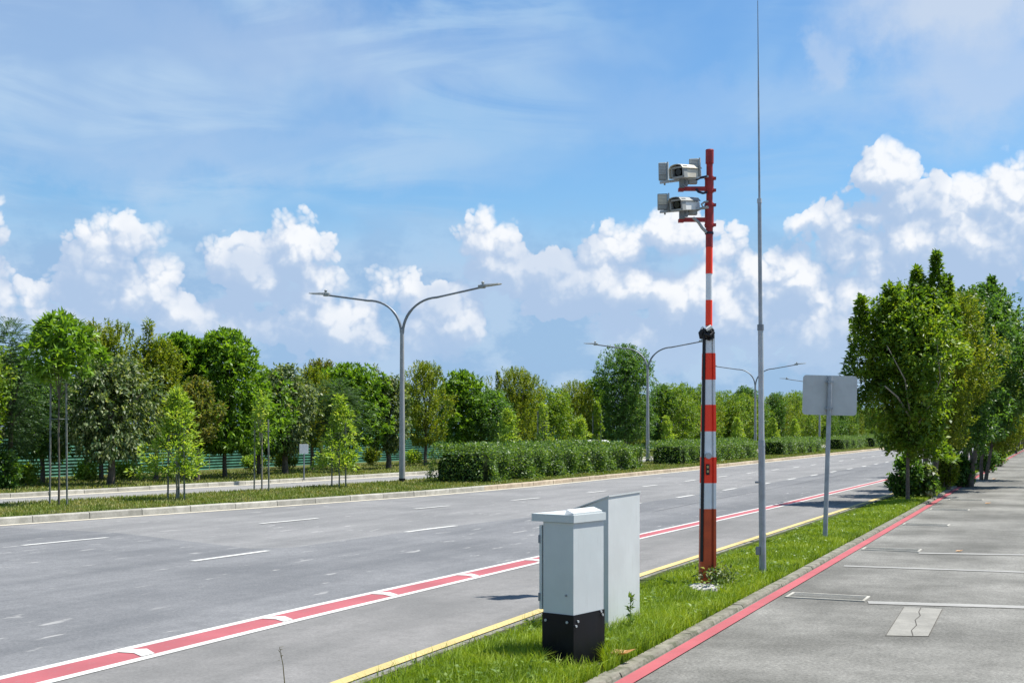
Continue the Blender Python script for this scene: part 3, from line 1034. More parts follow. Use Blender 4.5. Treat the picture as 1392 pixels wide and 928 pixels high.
m.build('sign_plate', M['sign_back'], sign)
for py in (519, 555):
    m = MB(); m.box((lean(py), .018, zs(py)), (.12, .05, .035)); m.box((lean(py), -.047, zs(py)), (.09, .012, .03)); m.build('clamp', M['steel'], sign)

# ------------------------------------------------------------------ near cabinet with the black foot
bc = Vector(ground(779.5, 902, .06))       # the vertical edge nearest the camera
Kc = FPX / bc.y
yaw = math.radians(12)
cab = empty('utility_cabinet', bc, 'nearest grey cabinet with a flat lid and black lower part', 'cabinet', rz=0)
# directions of its two visible faces on the ground
a_ = math.radians(37.0)
dR = Vector((math.sin(a_), math.cos(a_), 0))        # along the right face, away from us
dL = Vector((-math.cos(a_), math.sin(a_), 0))       # along the left face
# lengths from the widths seen in the photograph
def length_along(d, dpx):
    lo, hi = 0.0, 3.0
    for _ in range(50):
        mid = (lo + hi) / 2
        p = bc + d * mid
        if abs(p.x / p.y * FPX - bc.x / bc.y * FPX) < dpx: lo = mid
        else: hi = mid
    return lo
LR, LL = length_along(dR, 41), length_along(dL, 41)
zc = lambda py: (902 - py) / Kc
def foot(gL=0, gR=0, eL=0.0, eR=0.0):
    """outline: corner, right end, far, left end; g grows the front, e the ends"""
    o = -dR * gL - dL * gR
    A = o; B = o + dR * (LR + gL + eR); C = B + dL * (LL + gR + eL); D = o + dL * (LL + gR + eL)
    return [(p.x, p.y) for p in (A, B, C, D)]
m = MB(); m.prism(foot(), zc(836), zc(711)); m.build('body', M['cab_grey'], cab)
m = MB()                                   # lock on the left face
p = dL * .065; m.tube([p + Vector((0, 0, zc(810))), p - dR * .006 + Vector((0, 0, zc(810)))], .009, 12); m.build('lock', M['steel_dark'], cab)
m = MB(); m.prism(foot(.006, .006, .006, .006), -.12, zc(836)); base = m.build('black_skirt', M['cab_black'], cab)
def rivet(d, k, z, out):
    m = MB(); p = d * k + out * .008; m.tube([p + Vector((0, 0, z)), p + out * .008 + Vector((0, 0, z))], .010, 10); m.build('rivet', M['steel_light'], base)
for k in (.05, LL - .03): rivet(dL, k, zc(846), -dR)
for k, z in ((.045, zc(845)), (.02, zc(851)), (LR - .05, zc(838)), (LR - .03, zc(843))): rivet(dR, k, z, -dL)
m = MB(); m.prism(foot(.012, .012, .10, .015), zc(710.5), zc(700)); lid = m.build('lid', M['cab_grey'], cab)
m = MB()
o0 = dR * .0
P = lambda a, b, z: o0 + dR * a + dL * b + Vector((0, 0, z))
z0 = zc(700)
A = LR - .02
m.add([P(.0, .0, z0), P(A, .0, z0), P(A, .08, z0), P(0, .08, z0), P(0.0, .0, z0 + .014), P(A, .0, z0 + .016), P(A, .08, z0 + .042), P(.03, .08, z0 + .038)],
      [(3, 2, 1, 0), (4, 5, 6, 7), (0, 1, 5, 4), (1, 2, 6, 5), (2, 3, 7, 6), (3, 0, 4, 7)])
m.build('vent_cowl', M['cab_pale'], lid)
m = MB()                                   # door leaf on the road side, standing slightly proud
q = dL * (LL + .012)
for z0_, z1_ in ((zc(832), zc(716)),):
    A, B = q + dR * -.004, q + dR * (LR - .02)
    m.prism([(p.x, p.y) for p in (A, B, B + dL * .022, A + dL * .022)], z0_, z1_)
door = m.build('door', M['cab_grey'], cab)
for z in (zc(815), zc(735)):
    m = MB(); p = q + dL * .02 - dR * .006; m.tube([p + Vector((0, 0, z - .03)), p + Vector((0, 0, z + .03))], .009, 8); m.build('hinge', M['steel_dark'], door)
m = MB(); m.prism(foot(.05, .05, .05, .05), -.14, -.035); m.build('plinth', M['kerb_old'], cab)

# ------------------------------------------------------------------ tall pale cabinet with the sloping top
b2 = Vector(ground(827, 860, .06))
K2 = FPX / b2.y
cab2 = empty('equipment_cabinet', b2, 'taller pale cabinet with sloping top, just behind the nearest cabinet', 'cabinet')
nR = Vector((ST, CT, 0)); nL = Vector((-CT, ST, 0))
b2v = bc; 
def length2(d, dpx):
    lo, hi = 0.0, 3.0
    for _ in range(50):
        mid = (lo + hi) / 2; p = b2 + d * mid
        if abs(p.x / p.y - b2.x / b2.y) * FPX < dpx: lo = mid
        else: hi = mid
    return lo
L2, W2 = length2(nR, 42.5), length2(nL, 51)
z2 = lambda py: (860 - py) / K2
hi_, lo_ = z2(675), z2(697)
def Q(a, b, z): return nR * a + nL * b + Vector((0, 0, z))
m = MB()
m.add([Q(0, 0, .02), Q(L2, 0, .02), Q(L2, W2, .02), Q(0, W2, .02), Q(0, 0, hi_), Q(L2, 0, hi_), Q(L2, W2, lo_), Q(0, W2, lo_)],
      [(3, 2, 1, 0), (4, 5, 6, 7), (0, 1, 5, 4), (1, 2, 6, 5), (2, 3, 7, 6), (3, 0, 4, 7)])
m.build('body', M['cab_pale'], cab2)
m = MB()
e = .008
m.add([Q(-e, -e, hi_), Q(L2 + e, -e, hi_), Q(L2 + e, W2 + .03, lo_), Q(-e, W2 + .03, lo_), Q(-e, -e, hi_ + .012), Q(L2 + e, -e, hi_ + .012), Q(L2 + e, W2 + .03, lo_ + .012), Q(-e, W2 + .03, lo_ + .012)],
      [(3, 2, 1, 0), (4, 5, 6, 7), (0, 1, 5, 4), (1, 2, 6, 5), (2, 3, 7, 6), (3, 0, 4, 7)])
m.build('sloping_top', M['cab_pale'], cab2)
m = MB(); pts = [Q(-.01, -.01, 0), Q(L2 + .01, -.01, 0), Q(L2 + .01, W2 + .01, 0), Q(-.01, W2 + .01, 0)]
m.prism([(p.x, p.y) for p in pts], -.1, .10 * .5); m.build('plinth', M['slab'], cab2)

# ------------------------------------------------------------------ street lamps
def make_lamp():
    e = empty('street_lamp', (0, 0, 0), 'x', 'street lamp')
    H0 = 4.86
    m = MB(); m.tube([(0, 0, .0), (0, 0, .13)], [.105, .104], 12); m.build('base_collar', M['black'], e)
    m = MB(); m.tube([(0, 0, .13), (0, 0, H0)], [.098, .062], 12); m.build('pole', M['lamp_pole'], e)
    for sgn in (1, -1):
        pts = []
        for k in range(13):                # quarter ellipse leaving the pole upright and turning outwards
            a = math.pi / 2 * k / 12
            pts.append((sgn * (.03 + 1.22 * (1 - math.cos(a))), 0, H0 - .12 + 1.08 * math.sin(a)))
        x0, z0 = abs(pts[-1][0]), pts[-1][2]
        for k in range(1, 7):
            pts.append((sgn * (x0 + k * .255), 0, z0 + k * .012 + .17 * (k / 6)))
        m = MB(); m.tube(pts, [.045] * 6 + [.036] * 7 + [.032] * 6, 10)
        arm = m.build('arm', M['steel_dark'], e)
        tx, tz = pts[-1][0], pts[-1][2]
        m = MB()
        m.box((tx + sgn * .02, 0, tz + .02), (.22, .13, .11), bev=.02)
        w = [(.08, .10, .035), (.20, .13, .03), (.62, .11, .018), (.68, .06, .010)]
        vs = []
        for dx, hw, hh in w:
            vs += [(tx + sgn * dx, -hw, tz + .04 - hh + dx * .06), (tx + sgn * dx, hw, tz + .04 - hh + dx * .06), (tx + sgn * dx, hw * .8, tz + .04 + hh + dx * .06), (tx + sgn * dx, -hw * .8, tz + .04 + hh + dx * .06)]
        fs = [(i * 4 + k, i * 4 + (k + 1) % 4, i * 4 + 4 + (k + 1) % 4, i * 4 + 4 + k) for i in range(3) for k in range(4)] + [(0, 1, 2, 3), (15, 14, 13, 12)]
        m.add(vs, fs)
        head = m.build('lamp_head', M['grey_plastic'], e)
        m = MB(); m.tube([(tx + sgn * .06, 0, tz + .07), (tx + sgn * .06, 0, tz + .16)], [.035, .05], 10); m.tube([(tx + sgn * .06, 0, tz + .16), (tx + sgn * .06, 0, tz + .18)], [.05, .03], 10)
        m.build('photocell', M['grey_plastic'], head)
    return e


lamp0 = make_lamp()
lamp_spots = [(34.9, 19.3, 'nearest double-arm street lamp, standing on the median in front of the green fence'),
              (61.0, 19.5, 'second double-arm street lamp, its foot in the gap between two hedges'),
              (85.5, 19.6, 'third double-arm street lamp, rising just left of the thin mast'),
              (110.0, 19.6, 'fourth double-arm street lamp, mostly hidden behind the grey sign')]
lamps = [lamp0] + [copy_tree(lamp0) for _ in lamp_spots[1:]]
for o, (s, t, lab) in zip(lamps, lamp_spots):
    o.location = road(s, t, .11)
    o.rotation_euler = (0, 0, -TH)
    o['label'] = lab; o['category'] = 'street lamp'; o['group'] = 'double-arm street lamps along the median'

# ------------------------------------------------------------------ green hoarding fence
fence = empty('hoarding_fence', road(0, 33, .1), 'green corrugated metal hoarding fence behind the trees', 'fence')
def fence_h(s): return 1.30 + .009 * (s - 10) if s < 55 else 1.75
m = MB(); pm = MB(); o0 = Vector(road(0, 33, .1))
s = -2.0; panels = []
while s < 190:
    L = 3.0
    h = fence_h(s) + random.Random(int(s)).uniform(-.05, .05)
    n = max(6, int(h / .115)); base = len(m.v)
    vs, fs = [], []
    for j in range(n * 2 + 1):
        z = h * j / (n * 2); dt = .035 if j % 2 else -.0
        for q in (s + .02, s + L - .02):
            p = Vector(road(q, 33 + dt, .1 + z)) - o0; vs.append(p)
        if j: fs.append((2 * j - 2, 2 * j - 1, 2 * j + 1, 2 * j))
    m.add(vs, fs)
    p = Vector(road(s, 33.08, .1)) - o0; pm = MB(); pm.tube([p, p + Vector((0, 0, h + .05))], .035, 6); pm.build('post', M['steel_dark'], fence)
    s += L
m.build('corrugated_sheet', M['fence_green'], fence)

# small white notice in front of the fence
p = ground(413, 652, .1)
nb = empty('notice_board', p, 'small blank white board on a short post in front of the green fence', 'notice board')
kk = FPX / p[1]
m = MB(); m.box((0, 0, 42 / kk), (12 / kk, .02, 13 / kk), bev=.005); m.build('board', M['white_enamel'], nb)
m = MB(); m.tube([(0, .03, 0), (0, .03, 46 / kk)], .025, 8); m.build('post', M['steel_dark'], nb)

# ------------------------------------------------------------------ parked car half hidden by the long hedge
def car(loc, rz, label):
    e = empty('parked_car', loc, label, 'car', rz=rz)
    L, W = 4.2, 1.68
    side = [(-2.1, .25), (-2.1, .66), (-1.95, .80), (-1.45, .84), (-.95, 1.18), (-.5, 1.27), (.45, 1.27), (.75, 1.20), (1.35, .84), (1.9, .76), (2.1, .60), (2.1, .25)]
    m = MB(); n = len(side); vs = []
    for y, k in ((-W / 2, 0), (W / 2, 0)):
        for x, z in side:
            inset = .17 * max(0, (z - .84)) / .43
            vs.append((x, y - math.copysign(inset, y), z))
    m.add(vs, [tuple(range(n)), tuple(range(2 * n - 1, n - 1, -1))] + [(i, n + i, n + (i + 1) % n, (i + 1) % n) for i in range(n)])
    m.build('body', M['white_enamel'], e)
    m = MB()
    for sy in (-1, 1):
        q = [(-1.30, .86), (-.90, 1.15), (-.05, 1.22), (-.05, .86)], [(.03, .86), (.03, 1.22), (.62, 1.18), (1.15, .86)]
        for w in q:
            m.add([(x, sy * (W / 2 + .006 - .17 * (z - .84) / .43), z) for x, z in w], [(0, 1, 2, 3)])
    m.add([(.80, -.6, 1.185), (.80, .6, 1.185), (1.30, .72, .885), (1.30, -.72, .885)], [(0, 1, 2, 3)])
    m.add([(-.98, -.6, 1.175), (-.98, .6, 1.175), (-1.44, .72, .87), (-1.44, -.72, .87)], [(3, 2, 1, 0)])
    m.build('windows', M['glass_dark'], e)
    for sx in (-1.3, 1.3):
        for sy in (-1, 1):
            m = MB(); m.tube([(sx, sy * .66, .3), (sx, sy * .86, .3)], .30, 18); w = m.build('wheel', M['rubber'], e)
            m = MB(); m.tube([(sx, sy * .80, .3), (sx, sy * .868, .3)], .18, 14); m.build('rim', M['steel_light'], w)
    for sy in (-1, 1):
        m = MB(); m.box((2.08, sy * .62, .60), (.06, .30, .13), bev=.02); m.build('headlight', M['white_enamel'], e)
car(road(57.5, 21.3, .0), math.pi / 2 - TH, 'white car on the outer road, only its roof showing above the long hedge')
# ------------------------------------------------------------------ foliage
def unit(a):
    return a / np.maximum(1e-9, np.linalg.norm(a, axis=1, keepdims=True))


def leaves(P, D, L, W, rng, droop=0.25):
    """diamond leaves at P pointing along D (arrays)"""
    n = len(P)
    up = unit(rng.normal(size=(n, 3)) * .55 + np.array([0, 0, 1.0]))
    S = unit(np.cross(D, up))
    N = np.cross(S, D)
    L = (L * rng.uniform(.7, 1.25, n))[:, None]; W = (W * rng.uniform(.75, 1.2, n))[:, None]
    a = P
    b = P + D * L * .45 + S * W * .5 + N * W * .12
    c = P + D * L - N * L * droop * rng.uniform(0, 1, (n, 1))
    d = P + D * L * .45 - S * W * .5 + N * W * .12
    V = np.stack([a, b, c, d], 1).reshape(-1, 3)
    F = np.arange(4 * n).reshape(-1, 4)
    return V, F


KINDS = {
    # leaf length, width, leaves per sprig, sprig reach, sprig style, sprig tilt up, material
    'rosette': dict(L=.20, W=.075, per=9, reach=.05, style='star', mat='lf_green', trunk='trunk'),
    'plain': dict(L=.125, W=.065, per=9, reach=.14, style='rand', mat='lf_mix', trunk='trunk'),
    'deep': dict(L=.13, W=.07, per=9, reach=.13, style='rand', mat='lf_deep', trunk='trunk'),
    'silver': dict(L=.15, W=.075, per=8, reach=.13, style='hang', mat='lf_silver', trunk='trunk'),
    'yellow': dict(L=.12, W=.045, per=12, reach=.30, style='shoot', mat='lf_yellow', trunk='trunk'),
    'rust': dict(L=.13, W=.05, per=12, reach=.30, style='shoot', mat='lf_rust', trunk='trunk'),
    'feather': dict(L=.09, W=.022, per=18, reach=.34, style='frond', mat='lf_feather', trunk='trunk'),
    'young': dict(L=.12, W=.055, per=8, reach=.15, style='rand', mat='lf_young', trunk='trunk_pale'),
}


def crown_mesh(kind, R, z0, z1, nspr, rng, squash=1.0, lobes=9, hollow=.45, top_bias=0.0):
    """leaf soup of sprigs placed on uneven lobes; returns V, F and some sprig centres for limbs"""
    k = KINDS[kind]
    H = z1 - z0
    C, Rs = [], []
    for i in range(lobes):
        h = (i + .5) / lobes
        h = min(.97, max(.03, h + rng.uniform(-.06, .06)))
        env = math.sin(math.pi * min(1, max(0, (h * .80 + .12)))) ** .85    # broad belly, rounded top
        env *= 1 - top_bias * h
        a = rng.uniform(0, 2 * math.pi) + i * 2.4
        rl = R * rng.uniform(.34, .56) * (.75 + .35 * env)
        d = max(0, R * env * rng.uniform(.72, 1.12) - rl)
        C.append((math.cos(a) * d, math.sin(a) * d * squash, z0 + H * h)); Rs.append(rl)
        # a matching lobe on the other side keeps the tree balanced
        a2 = a + math.pi + rng.uniform(-.6, .6)
        C.append((math.cos(a2) * d * .9, math.sin(a2) * d * .9 * squash, z0 + H * min(.95, h + rng.uniform(-.08, .08)))); Rs.append(rl * .9)
    C.append((rng.uniform(-.2, .2) * R, 0, z1 - R * .32)); Rs.append(R * .36)
    C = np.array(C); Rs = np.array(Rs)
    vq = min(1.0, H / (2.2 * R)) * .5 + .6
    C[:, 2] = np.clip(C[:, 2], z0 + Rs * vq * .55, np.maximum(z0 + Rs * .6, z1 - Rs * vq - .06))
    pick = rng.choice(len(C), nspr, p=Rs ** 2 / (Rs ** 2).sum())
    u = unit(rng.normal(size=(nspr, 3)))
    rad = (hollow + (1 - hollow) * rng.uniform(0, 1, nspr) ** .5) * Rs[pick]
    vz = np.minimum(1.0, H / (2.2 * R)) * .5 + .6
    SP = C[pick] + u * rad[:, None] * np.array([1, 1, vz])
    SP[:, 2] = np.maximum(SP[:, 2], z0 + rng.uniform(-.05, .25, nspr))
    OUT = unit(unit(SP - np.array([0, 0, z0 + H * .4])) + u * .6 + np.array([0, 0, .35]))
    per = k['per']; n = nspr * per
    sp = np.repeat(SP, per, 0); out = np.repeat(OUT, per, 0); j = np.tile(np.arange(per), nspr)
    rv = unit(rng.normal(size=(n, 3)))
    st = k['style']; reach = k['reach']
    if st == 'star':
        D = unit(rv * .9 + out * .55 + np.array([0, 0, .15])); P = sp + out * reach * rng.uniform(0, 1, (n, 1))
    elif st == 'rand':
        P = sp + rv * reach * rng.uniform(.3, 1, (n, 1)); D = unit(unit(rng.normal(size=(n, 3))) + out * .6)
    elif st == 'hang':
        P = sp + rv * reach * rng.uniform(.3, 1, (n, 1)); D = unit(unit(rng.normal(size=(n, 3))) * .7 + out * .5 + np.array([0, 0, -.75]))
    elif st == 'shoot':
        ax = unit(out * .55 + np.array([0, 0, .9]) + 0 * out)
        t = (j / per)[:, None]
        P = sp + ax * reach * (t - .3); D = unit(ax * .75 + rv * .75)
    else:                                    # frond: leaflets in two ranks along an arching stalk
        t = ((j // 2) / (per / 2))[:, None]
        ax = unit(OUT * np.array([1, 1, .25]))
        ax = np.repeat(ax, per, 0)
        side = unit(np.cross(ax, np.array([0, 0, 1.0]))) * np.where(j % 2 == 0, 1, -1)[:, None]
        P = sp + ax * reach * (t - .2) - np.array([0, 0, 1.0]) * (t ** 2) * reach * .35
        D = unit(side + ax * .5 + rv * .15)
    V, F = leaves(P, D, k['L'], k['W'], rng, .3)
    idx = rng.choice(len(C), min(len(C), 10), replace=False)
    return V, F, C[idx]


def spire(kind, r, z0, z1, rng, dens=190.0, pw=1.05):
    """pointed shoot or cone of sprigs narrowing upwards"""
    k = KINDS[kind]; H = z1 - z0
    n = max(16, int(H * (r + .08) * dens))
    t = rng.uniform(0, 1, n) ** 1.35
    a = rng.uniform(0, 2 * np.pi, n); arms = .72 + .28 * np.sin(a * 3 + t * 17) * np.sin(t * 23 + a)
    if pw < 1:                               # side branches of uneven length and height
        arms = .55 + .45 * np.sin(a * 2 + t * 9 + z0 * 7) * np.sin(t * 13 + a * 1.3)
    q = r * (1 - t) ** pw * (.35 + .65 * rng.uniform(0, 1, n) ** .5) * arms + .02
    SP = np.stack([np.cos(a) * q, np.sin(a) * q, z0 + H * t], 1)
    per = k['per']; m_ = n * per
    sp = np.repeat(SP, per, 0); aa = np.repeat(a, per)
    out = np.stack([np.cos(aa), np.sin(aa), np.full(m_, .7)], 1)
    rv = unit(rng.normal(size=(m_, 3)))
    P = sp + rv * k['reach'] * .6 * rng.uniform(.2, 1, (m_, 1)); D = unit(out * .8 + rv)
    return leaves(P, D, k['L'] * .9, k['W'] * .9, rng, .3)


def limbs(R0, zs, tips, rng, lean=(0, 0), stems=1, mat='trunk'):
    m = MB()
    for q in range(stems):
        a = rng.uniform(0, 6.28); off = Vector((math.cos(a), math.sin(a), 0)) * (R0 * 1.6 if stems > 1 else 0)
        top = Vector((lean[0] + off.x * 3, lean[1] + off.y * 3, zs))
        pts = [off + Vector((0, 0, -.05))]
        for k in range(1, 5):
            f = k / 4
            pts.append(off + (top - off) * f + Vector((rng.uniform(-.5, .5) * R0, rng.uniform(-.5, .5) * R0, 0)))
        m.tube(pts, [R0 * 1.25, R0, R0 * .92, R0 * .82, R0 * .7], 8)
        mine = [t for i, t in enumerate(tips) if i % stems == q]
        for t in mine:
            t = Vector(t)
            s0 = pts[-1] if rng.uniform() < .6 else pts[-2]
            mid = s0 + (t - s0) * .5 + Vector((rng.uniform(-.12, .12), rng.uniform(-.12, .12), .12 * (t - s0).length))
            m.tube([s0, mid, t], [R0 * .50, R0 * .33, R0 * .12], 6)
    return m


def tree(name, base, H, R, kind, label, cat='tree', group=None, nspr=620, zb=.9, seed=1, squash=1.0, tr=.07, stems=1, lobes=9, lean=(0, 0), extra=None, tb=0.0, hollow=.45):
    rng = np.random.default_rng(seed)
    e = empty(name, base, label, cat, group, rz=0)
    if tb:                                   # young trees: a broad foot narrowing upwards
        V, F = spire(kind, R * 1.2, zb, H, rng, 175.0, .55)
        tips = [(R * .4 * math.cos(q * 1.3), R * .4 * math.sin(q * 1.3), zb + (H - zb) * (.15 + .1 * q)) for q in range(6)]
    else:
        V, F, tips = crown_mesh(kind, R, zb, H, nspr, rng, squash, lobes, hollow, tb)
    V = V + np.array([lean[0], lean[1], 0])
    if extra:                                # shoots sticking out of the crown: (dx, z0, z1, r, kind)
        Vs, Fs = [V], [F]
        for dx, a, b, r, kd in extra:
            v, f = spire(kd, r, a, b, rng)
            v = v + np.array([dx, rng.uniform(-.2, .2), 0]); Fs.append(f + sum(len(x) for x in Vs)); Vs.append(v)
        V, F = np.concatenate(Vs), np.concatenate(Fs)
    k = KINDS[kind]
    mesh_np('crown', V, F, M[k['mat']], e)
    tips = [(t[0] + lean[0], t[1] + lean[1], t[2]) for t in tips]
    limbs(tr, zb + (H - zb) * .25, tips, rng, (lean[0] * .6, lean[1] * .6), stems).build('trunk', M[k['trunk']], e)
    return e


def solve(px, t):
    """distance y at which the line t metres left of the road baseline passes image column px"""
    u = (px - 696) / FPX
    return t / (ST - CT * u)


# belt of trees beyond the outer road: column, row of the top, half width, t, kind, crown base row, label, extra
BELT = [
 (14, 433, 48, 27.5, 'feather', 612, 'dark feathery tree at the far left of the belt, cut by the picture edge', None),
 (-38, 450, 45, 27.5, 'plain', 610, 'bushy tree left of the feathery tree, almost wholly outside the picture', None),
 (58, 500, 45, 29.0, 'deep', 622, 'low dark tree between the feathery tree and the silver-leaved tree', None),
 (138, 437, 40, 29.5, 'yellow', 590, 'round-topped olive green tree rising behind the silver-leaved tree', None),
 (150, 478, 56, 26.6, 'silver', 622, 'large silver-leaved tree with a thick dark trunk left of the reddish tall shoots', None),
 (212, 462, 36, 27.6, 'yellow', 605, 'yellowish tree with tall thin reddish shoots sticking out of its top', [(-.25, 2.9, 5.25, .17, 'rust'), (.12, 3, 4.7, .14, 'rust'), (-.7, 2.6, 4.5, .12, 'rust')]),
 (248, 452, 34, 28.2, 'rosette', 610, 'narrow bright green tree left of the broad leafy tree', None),
 (306, 447, 56, 27.0, 'rosette', 612, 'broad bright green tree with star-like leaf tufts, widest of the left belt', None),
 (268, 515, 24, 26.0, 'rust', 606, 'small tree with brownish leaves in front of the broad leafy tree', None),
 (352, 520, 34, 27.6, 'deep', 615, 'dark tree right of the broad leafy tree with shaded crown', None),
 (388, 492, 34, 27.0, 'silver', 615, 'pale-leaved tree left of the small white notice board', None),
 (424, 500, 24, 28.0, 'yellow', 608, 'slim yellow-green tree right behind the small white notice board', None),
 (438, 489, 20, 30.0, 'rust', 560, 'thin brownish tree top peeping over the slim yellow-green tree', None),
 (474, 494, 48, 27.6, 'rosette', 608, 'broad green tree left of the nearest street lamp pole', None),
 (458, 512, 40, 26.2, 'feather', 600, 'fine-leaved dull green tree in front of the broad tree left of the lamp pole', None),
 (528, 508, 26, 26.6, 'silver', 612, 'dark narrow tree with reddish leaf edges just left of the lamp pole', [(-.55, 2.8, 4.35, .13, 'rust')]),
 (578, 493, 30, 27.2, 'yellow', 606, 'yellow-green tree just right of the nearest lamp pole', None),
 (628, 504, 38, 27.4, 'rosette', 600, 'bright green tree above the left end of the long hedge', None),
 (664, 528, 34, 26.2, 'deep', 602, 'shaded tree with fine dark leaves over the left half of the long hedge', None),
 (702, 500, 38, 27.6, 'yellow', 600, 'yellowish tree with two dark finger-like shoots on top', [(-1.0, 3.2, 4.85, .14, 'deep'), (.45, 3.2, 4.9, .14, 'deep')]),
 (742, 524, 38, 27.0, 'plain', 602, 'mid green tree over the middle of the long hedge', None),
 (782, 518, 32, 27.4, 'yellow', 600, 'golden green tree left of the dark round tree', None),
 (812, 512, 26, 27.8, 'rosette', 600, 'leafy green tree touching the left side of the dark round tree', None),
 (912, 520, 34, 27.2, 'plain', 600, 'green tree just right of the dark round tree', None),
 (948, 533, 30, 27.6, 'yellow', 600, 'olive tree behind the red and white pole, left side', None),
 (985, 530, 32, 27.2, 'plain', 598, 'green tree between the red and white pole and the thin mast', None),
 (1012, 524, 22, 27.6, 'deep', 598, 'dark pointed tree left of the third street lamp', None),
 (1052, 536, 30, 27.2, 'yellow', 598, 'olive tree right of the thin mast', None),
 (1086, 530, 26, 27.6, 'plain', 598, 'green tree at the left edge of the grey sign', None),
 (1118, 527, 24, 27.0, 'deep', 596, 'dark tree right behind the grey sign', None),
]
for i, (px, top, hw, t, kind, rb, lab, ex) in enumerate(BELT):
    y = solve(px, t)
    x = (px - 696) / FPX * y
    H = EYE + (HOR - top) / FPX * y - .1
    zb = max(.45, EYE - (rb - HOR) / FPX * y - .1)
    R = hw / FPX * y * (1.62 if px < 340 else 1.45)
    tree({'feather': 'feathery_tree', 'silver': 'silver_leaved_tree', 'yellow': 'yellow_green_tree', 'rust': 'brownish_tree'}.get(kind, 'broadleaf_tree'), (x, y, .1), H, R * 1.06, kind, lab, group='trees of the belt beyond the outer road',
         nspr=int(min(2300, 215 * R * (H - zb) * (1.0 if kind != 'feather' else 1.2) * (34 / y) ** .35 + 160)), zb=zb, seed=100 + i, tr=.075 if kind != 'silver' else .11, lobes=8, extra=ex)

# the big dark round tree and its like
y = solve(850, 24.6)
tree('round_tree', ((850 - 696) / FPX * y, y, .1), EYE + (HOR - 467) / FPX * y - .1, 58 / FPX * y, 'deep', 'tallest dark round-crowned tree, behind the right end of the long hedge', nspr=3300, zb=1.1, seed=77, tr=.12, lobes=10)

# back row behind the hoarding and the far end of the belt: a few trees, copied
protos = []
for i, (kind, H, R) in enumerate((('plain', 4.9, 1.9), ('deep', 5.0, 1.8), ('yellow', 4.9, 1.6), ('plain', 5.3, 2.0))):
    protos.append(tree('background_tree', road(60, 37, .1), H, R, kind, 'x', nspr=1100, zb=.3, seed=300 + i, tr=.08, lobes=8))
rnd = random.Random(11)
spots = []
s = 15.0
while s < 96:
    spots.append((s, 37.2 + rnd.uniform(-.8, 1.2), 0)); s += 3.1 + rnd.uniform(-.3, .3)
s = 90.0
while s < 230:
    spots.append((s, 27.0 + rnd.uniform(-.6, .8), 1)); s += 2.9 + s * .006
s = 98.0
while s < 260:
    spots.append((s, 33.0 + rnd.uniform(-1, 1), 1)); s += 4.5
used = set()
for i, (s, t, far) in enumerate(spots):
    k = rnd.randrange(4)
    if k in used: o = copy_tree(protos[k])
    else: o = protos[k]; used.add(k)
    o.location = road(s, t, .1)
    o.rotation_euler = (0, 0, rnd.uniform(0, 6.28))
    q = rnd.uniform(.86, 1.06) * (1.0 if far else .90)
    o.scale = (q, q, q * rnd.uniform(.94, 1.08))
    if far:
        o['label'] = 'distant green tree in the unbroken far row beyond the low hedges'; o['group'] = 'distant trees of the far row'
    else:
        o['label'] = 'green tree of the back row half hidden behind the hoarding fence'; o['group'] = 'back row of trees behind the fence'
    o['category'] = 'tree'

# saplings on the median
def sapling(px, row, H, R, zb, label, stakes=2, nspr=150, seed=1, t=None, kind='young', rising=0.0):
    x, y, z = ground(px, row, .12)
    e = tree('young_tree', (x, y, .12), H, R, kind, label, group='young trees on the median', nspr=nspr, zb=zb, seed=seed, tr=.022, lobes=6, tb=rising)
    if stakes:
        m = MB()
        for k in range(stakes):
            dx = (-.22, .20, .0)[k]; dy = (.05, -.05, .2)[k]
            m.tube([(dx, dy, -.05), (dx * .9, dy, min(H * .72, 2.7))], .022, 6)
        m.tube([(-.24, .05, min(H * .6, 1.9)), (.24, -.05, min(H * .6, 1.9))], .012, 5)
        m.build('stakes', M['stake'], e)
    return e
sapling(80, 686, 4.25, 1.15, 2.75, 'young tree tied between tall stakes at the left, bright green tufted crown high up', 2, 300, 41, kind='rosette')
sapling(240, 679, 2.6, .92, .58, 'bushy yellow-green young tree with several thin stems near the left', 3, 400, 42, rising=.5)
sapling(356, 667, 2.7, .28, 1.2, 'thin young tree between two stakes left of the nearest lamp', 2, 50, 43)
sapling(461, 662, 2.6, .85, .55, 'small pale green young tree just left of the nearest lamp foot', 2, 220, 44, rising=.5)
for i, (px, s_t, H, R, lab, kind) in enumerate(((690, 19.2, 2.35, .80, 'pale bush-like young tree over the left part of the long hedge', 'young'), (738, 19.3, 2.7, .30, 'thin staked young tree over the middle of the long hedge', 'young'),
        (789, 19.3, 2.2, .62, 'light green round young tree near the right part of the long hedge', 'young'), (906, 19.2, 2.3, .62, 'light green young tree over the left end of the second hedge', 'young'),
        (812, 19.6, 2.9, .26, 'thin young tree left of the dark round tree', 'plain'), (1002, 19.4, 2.4, .75, 'light green young tree left of the third lamp over the second hedge', 'young'), (1050, 18.2, 2.4, .8, 'light green bush filling the gap at the thin mast between hedges', 'young'), (1080, 19.4, 2.4, .8, 'pale young tree over the left half of the third hedge', 'young'))):
    y = solve(px, s_t); x = (px - 696) / FPX * y
    e = tree('young_tree', (x, y, .12), H, R, kind, lab, group='young trees on the median', nspr=200 if R > .4 else 60, zb=.5 if R > .4 else 1.2, seed=60 + i, tr=.025, lobes=6, tb=.45)
    if R < .4:
        m = MB(); m.tube([(-.2, 0, 0), (-.2, 0, 2.4)], .03, 6); m.tube([(.15, 0, 0), (.15, 0, 2.4)], .03, 6); m.build('stakes', M['stake'], e)

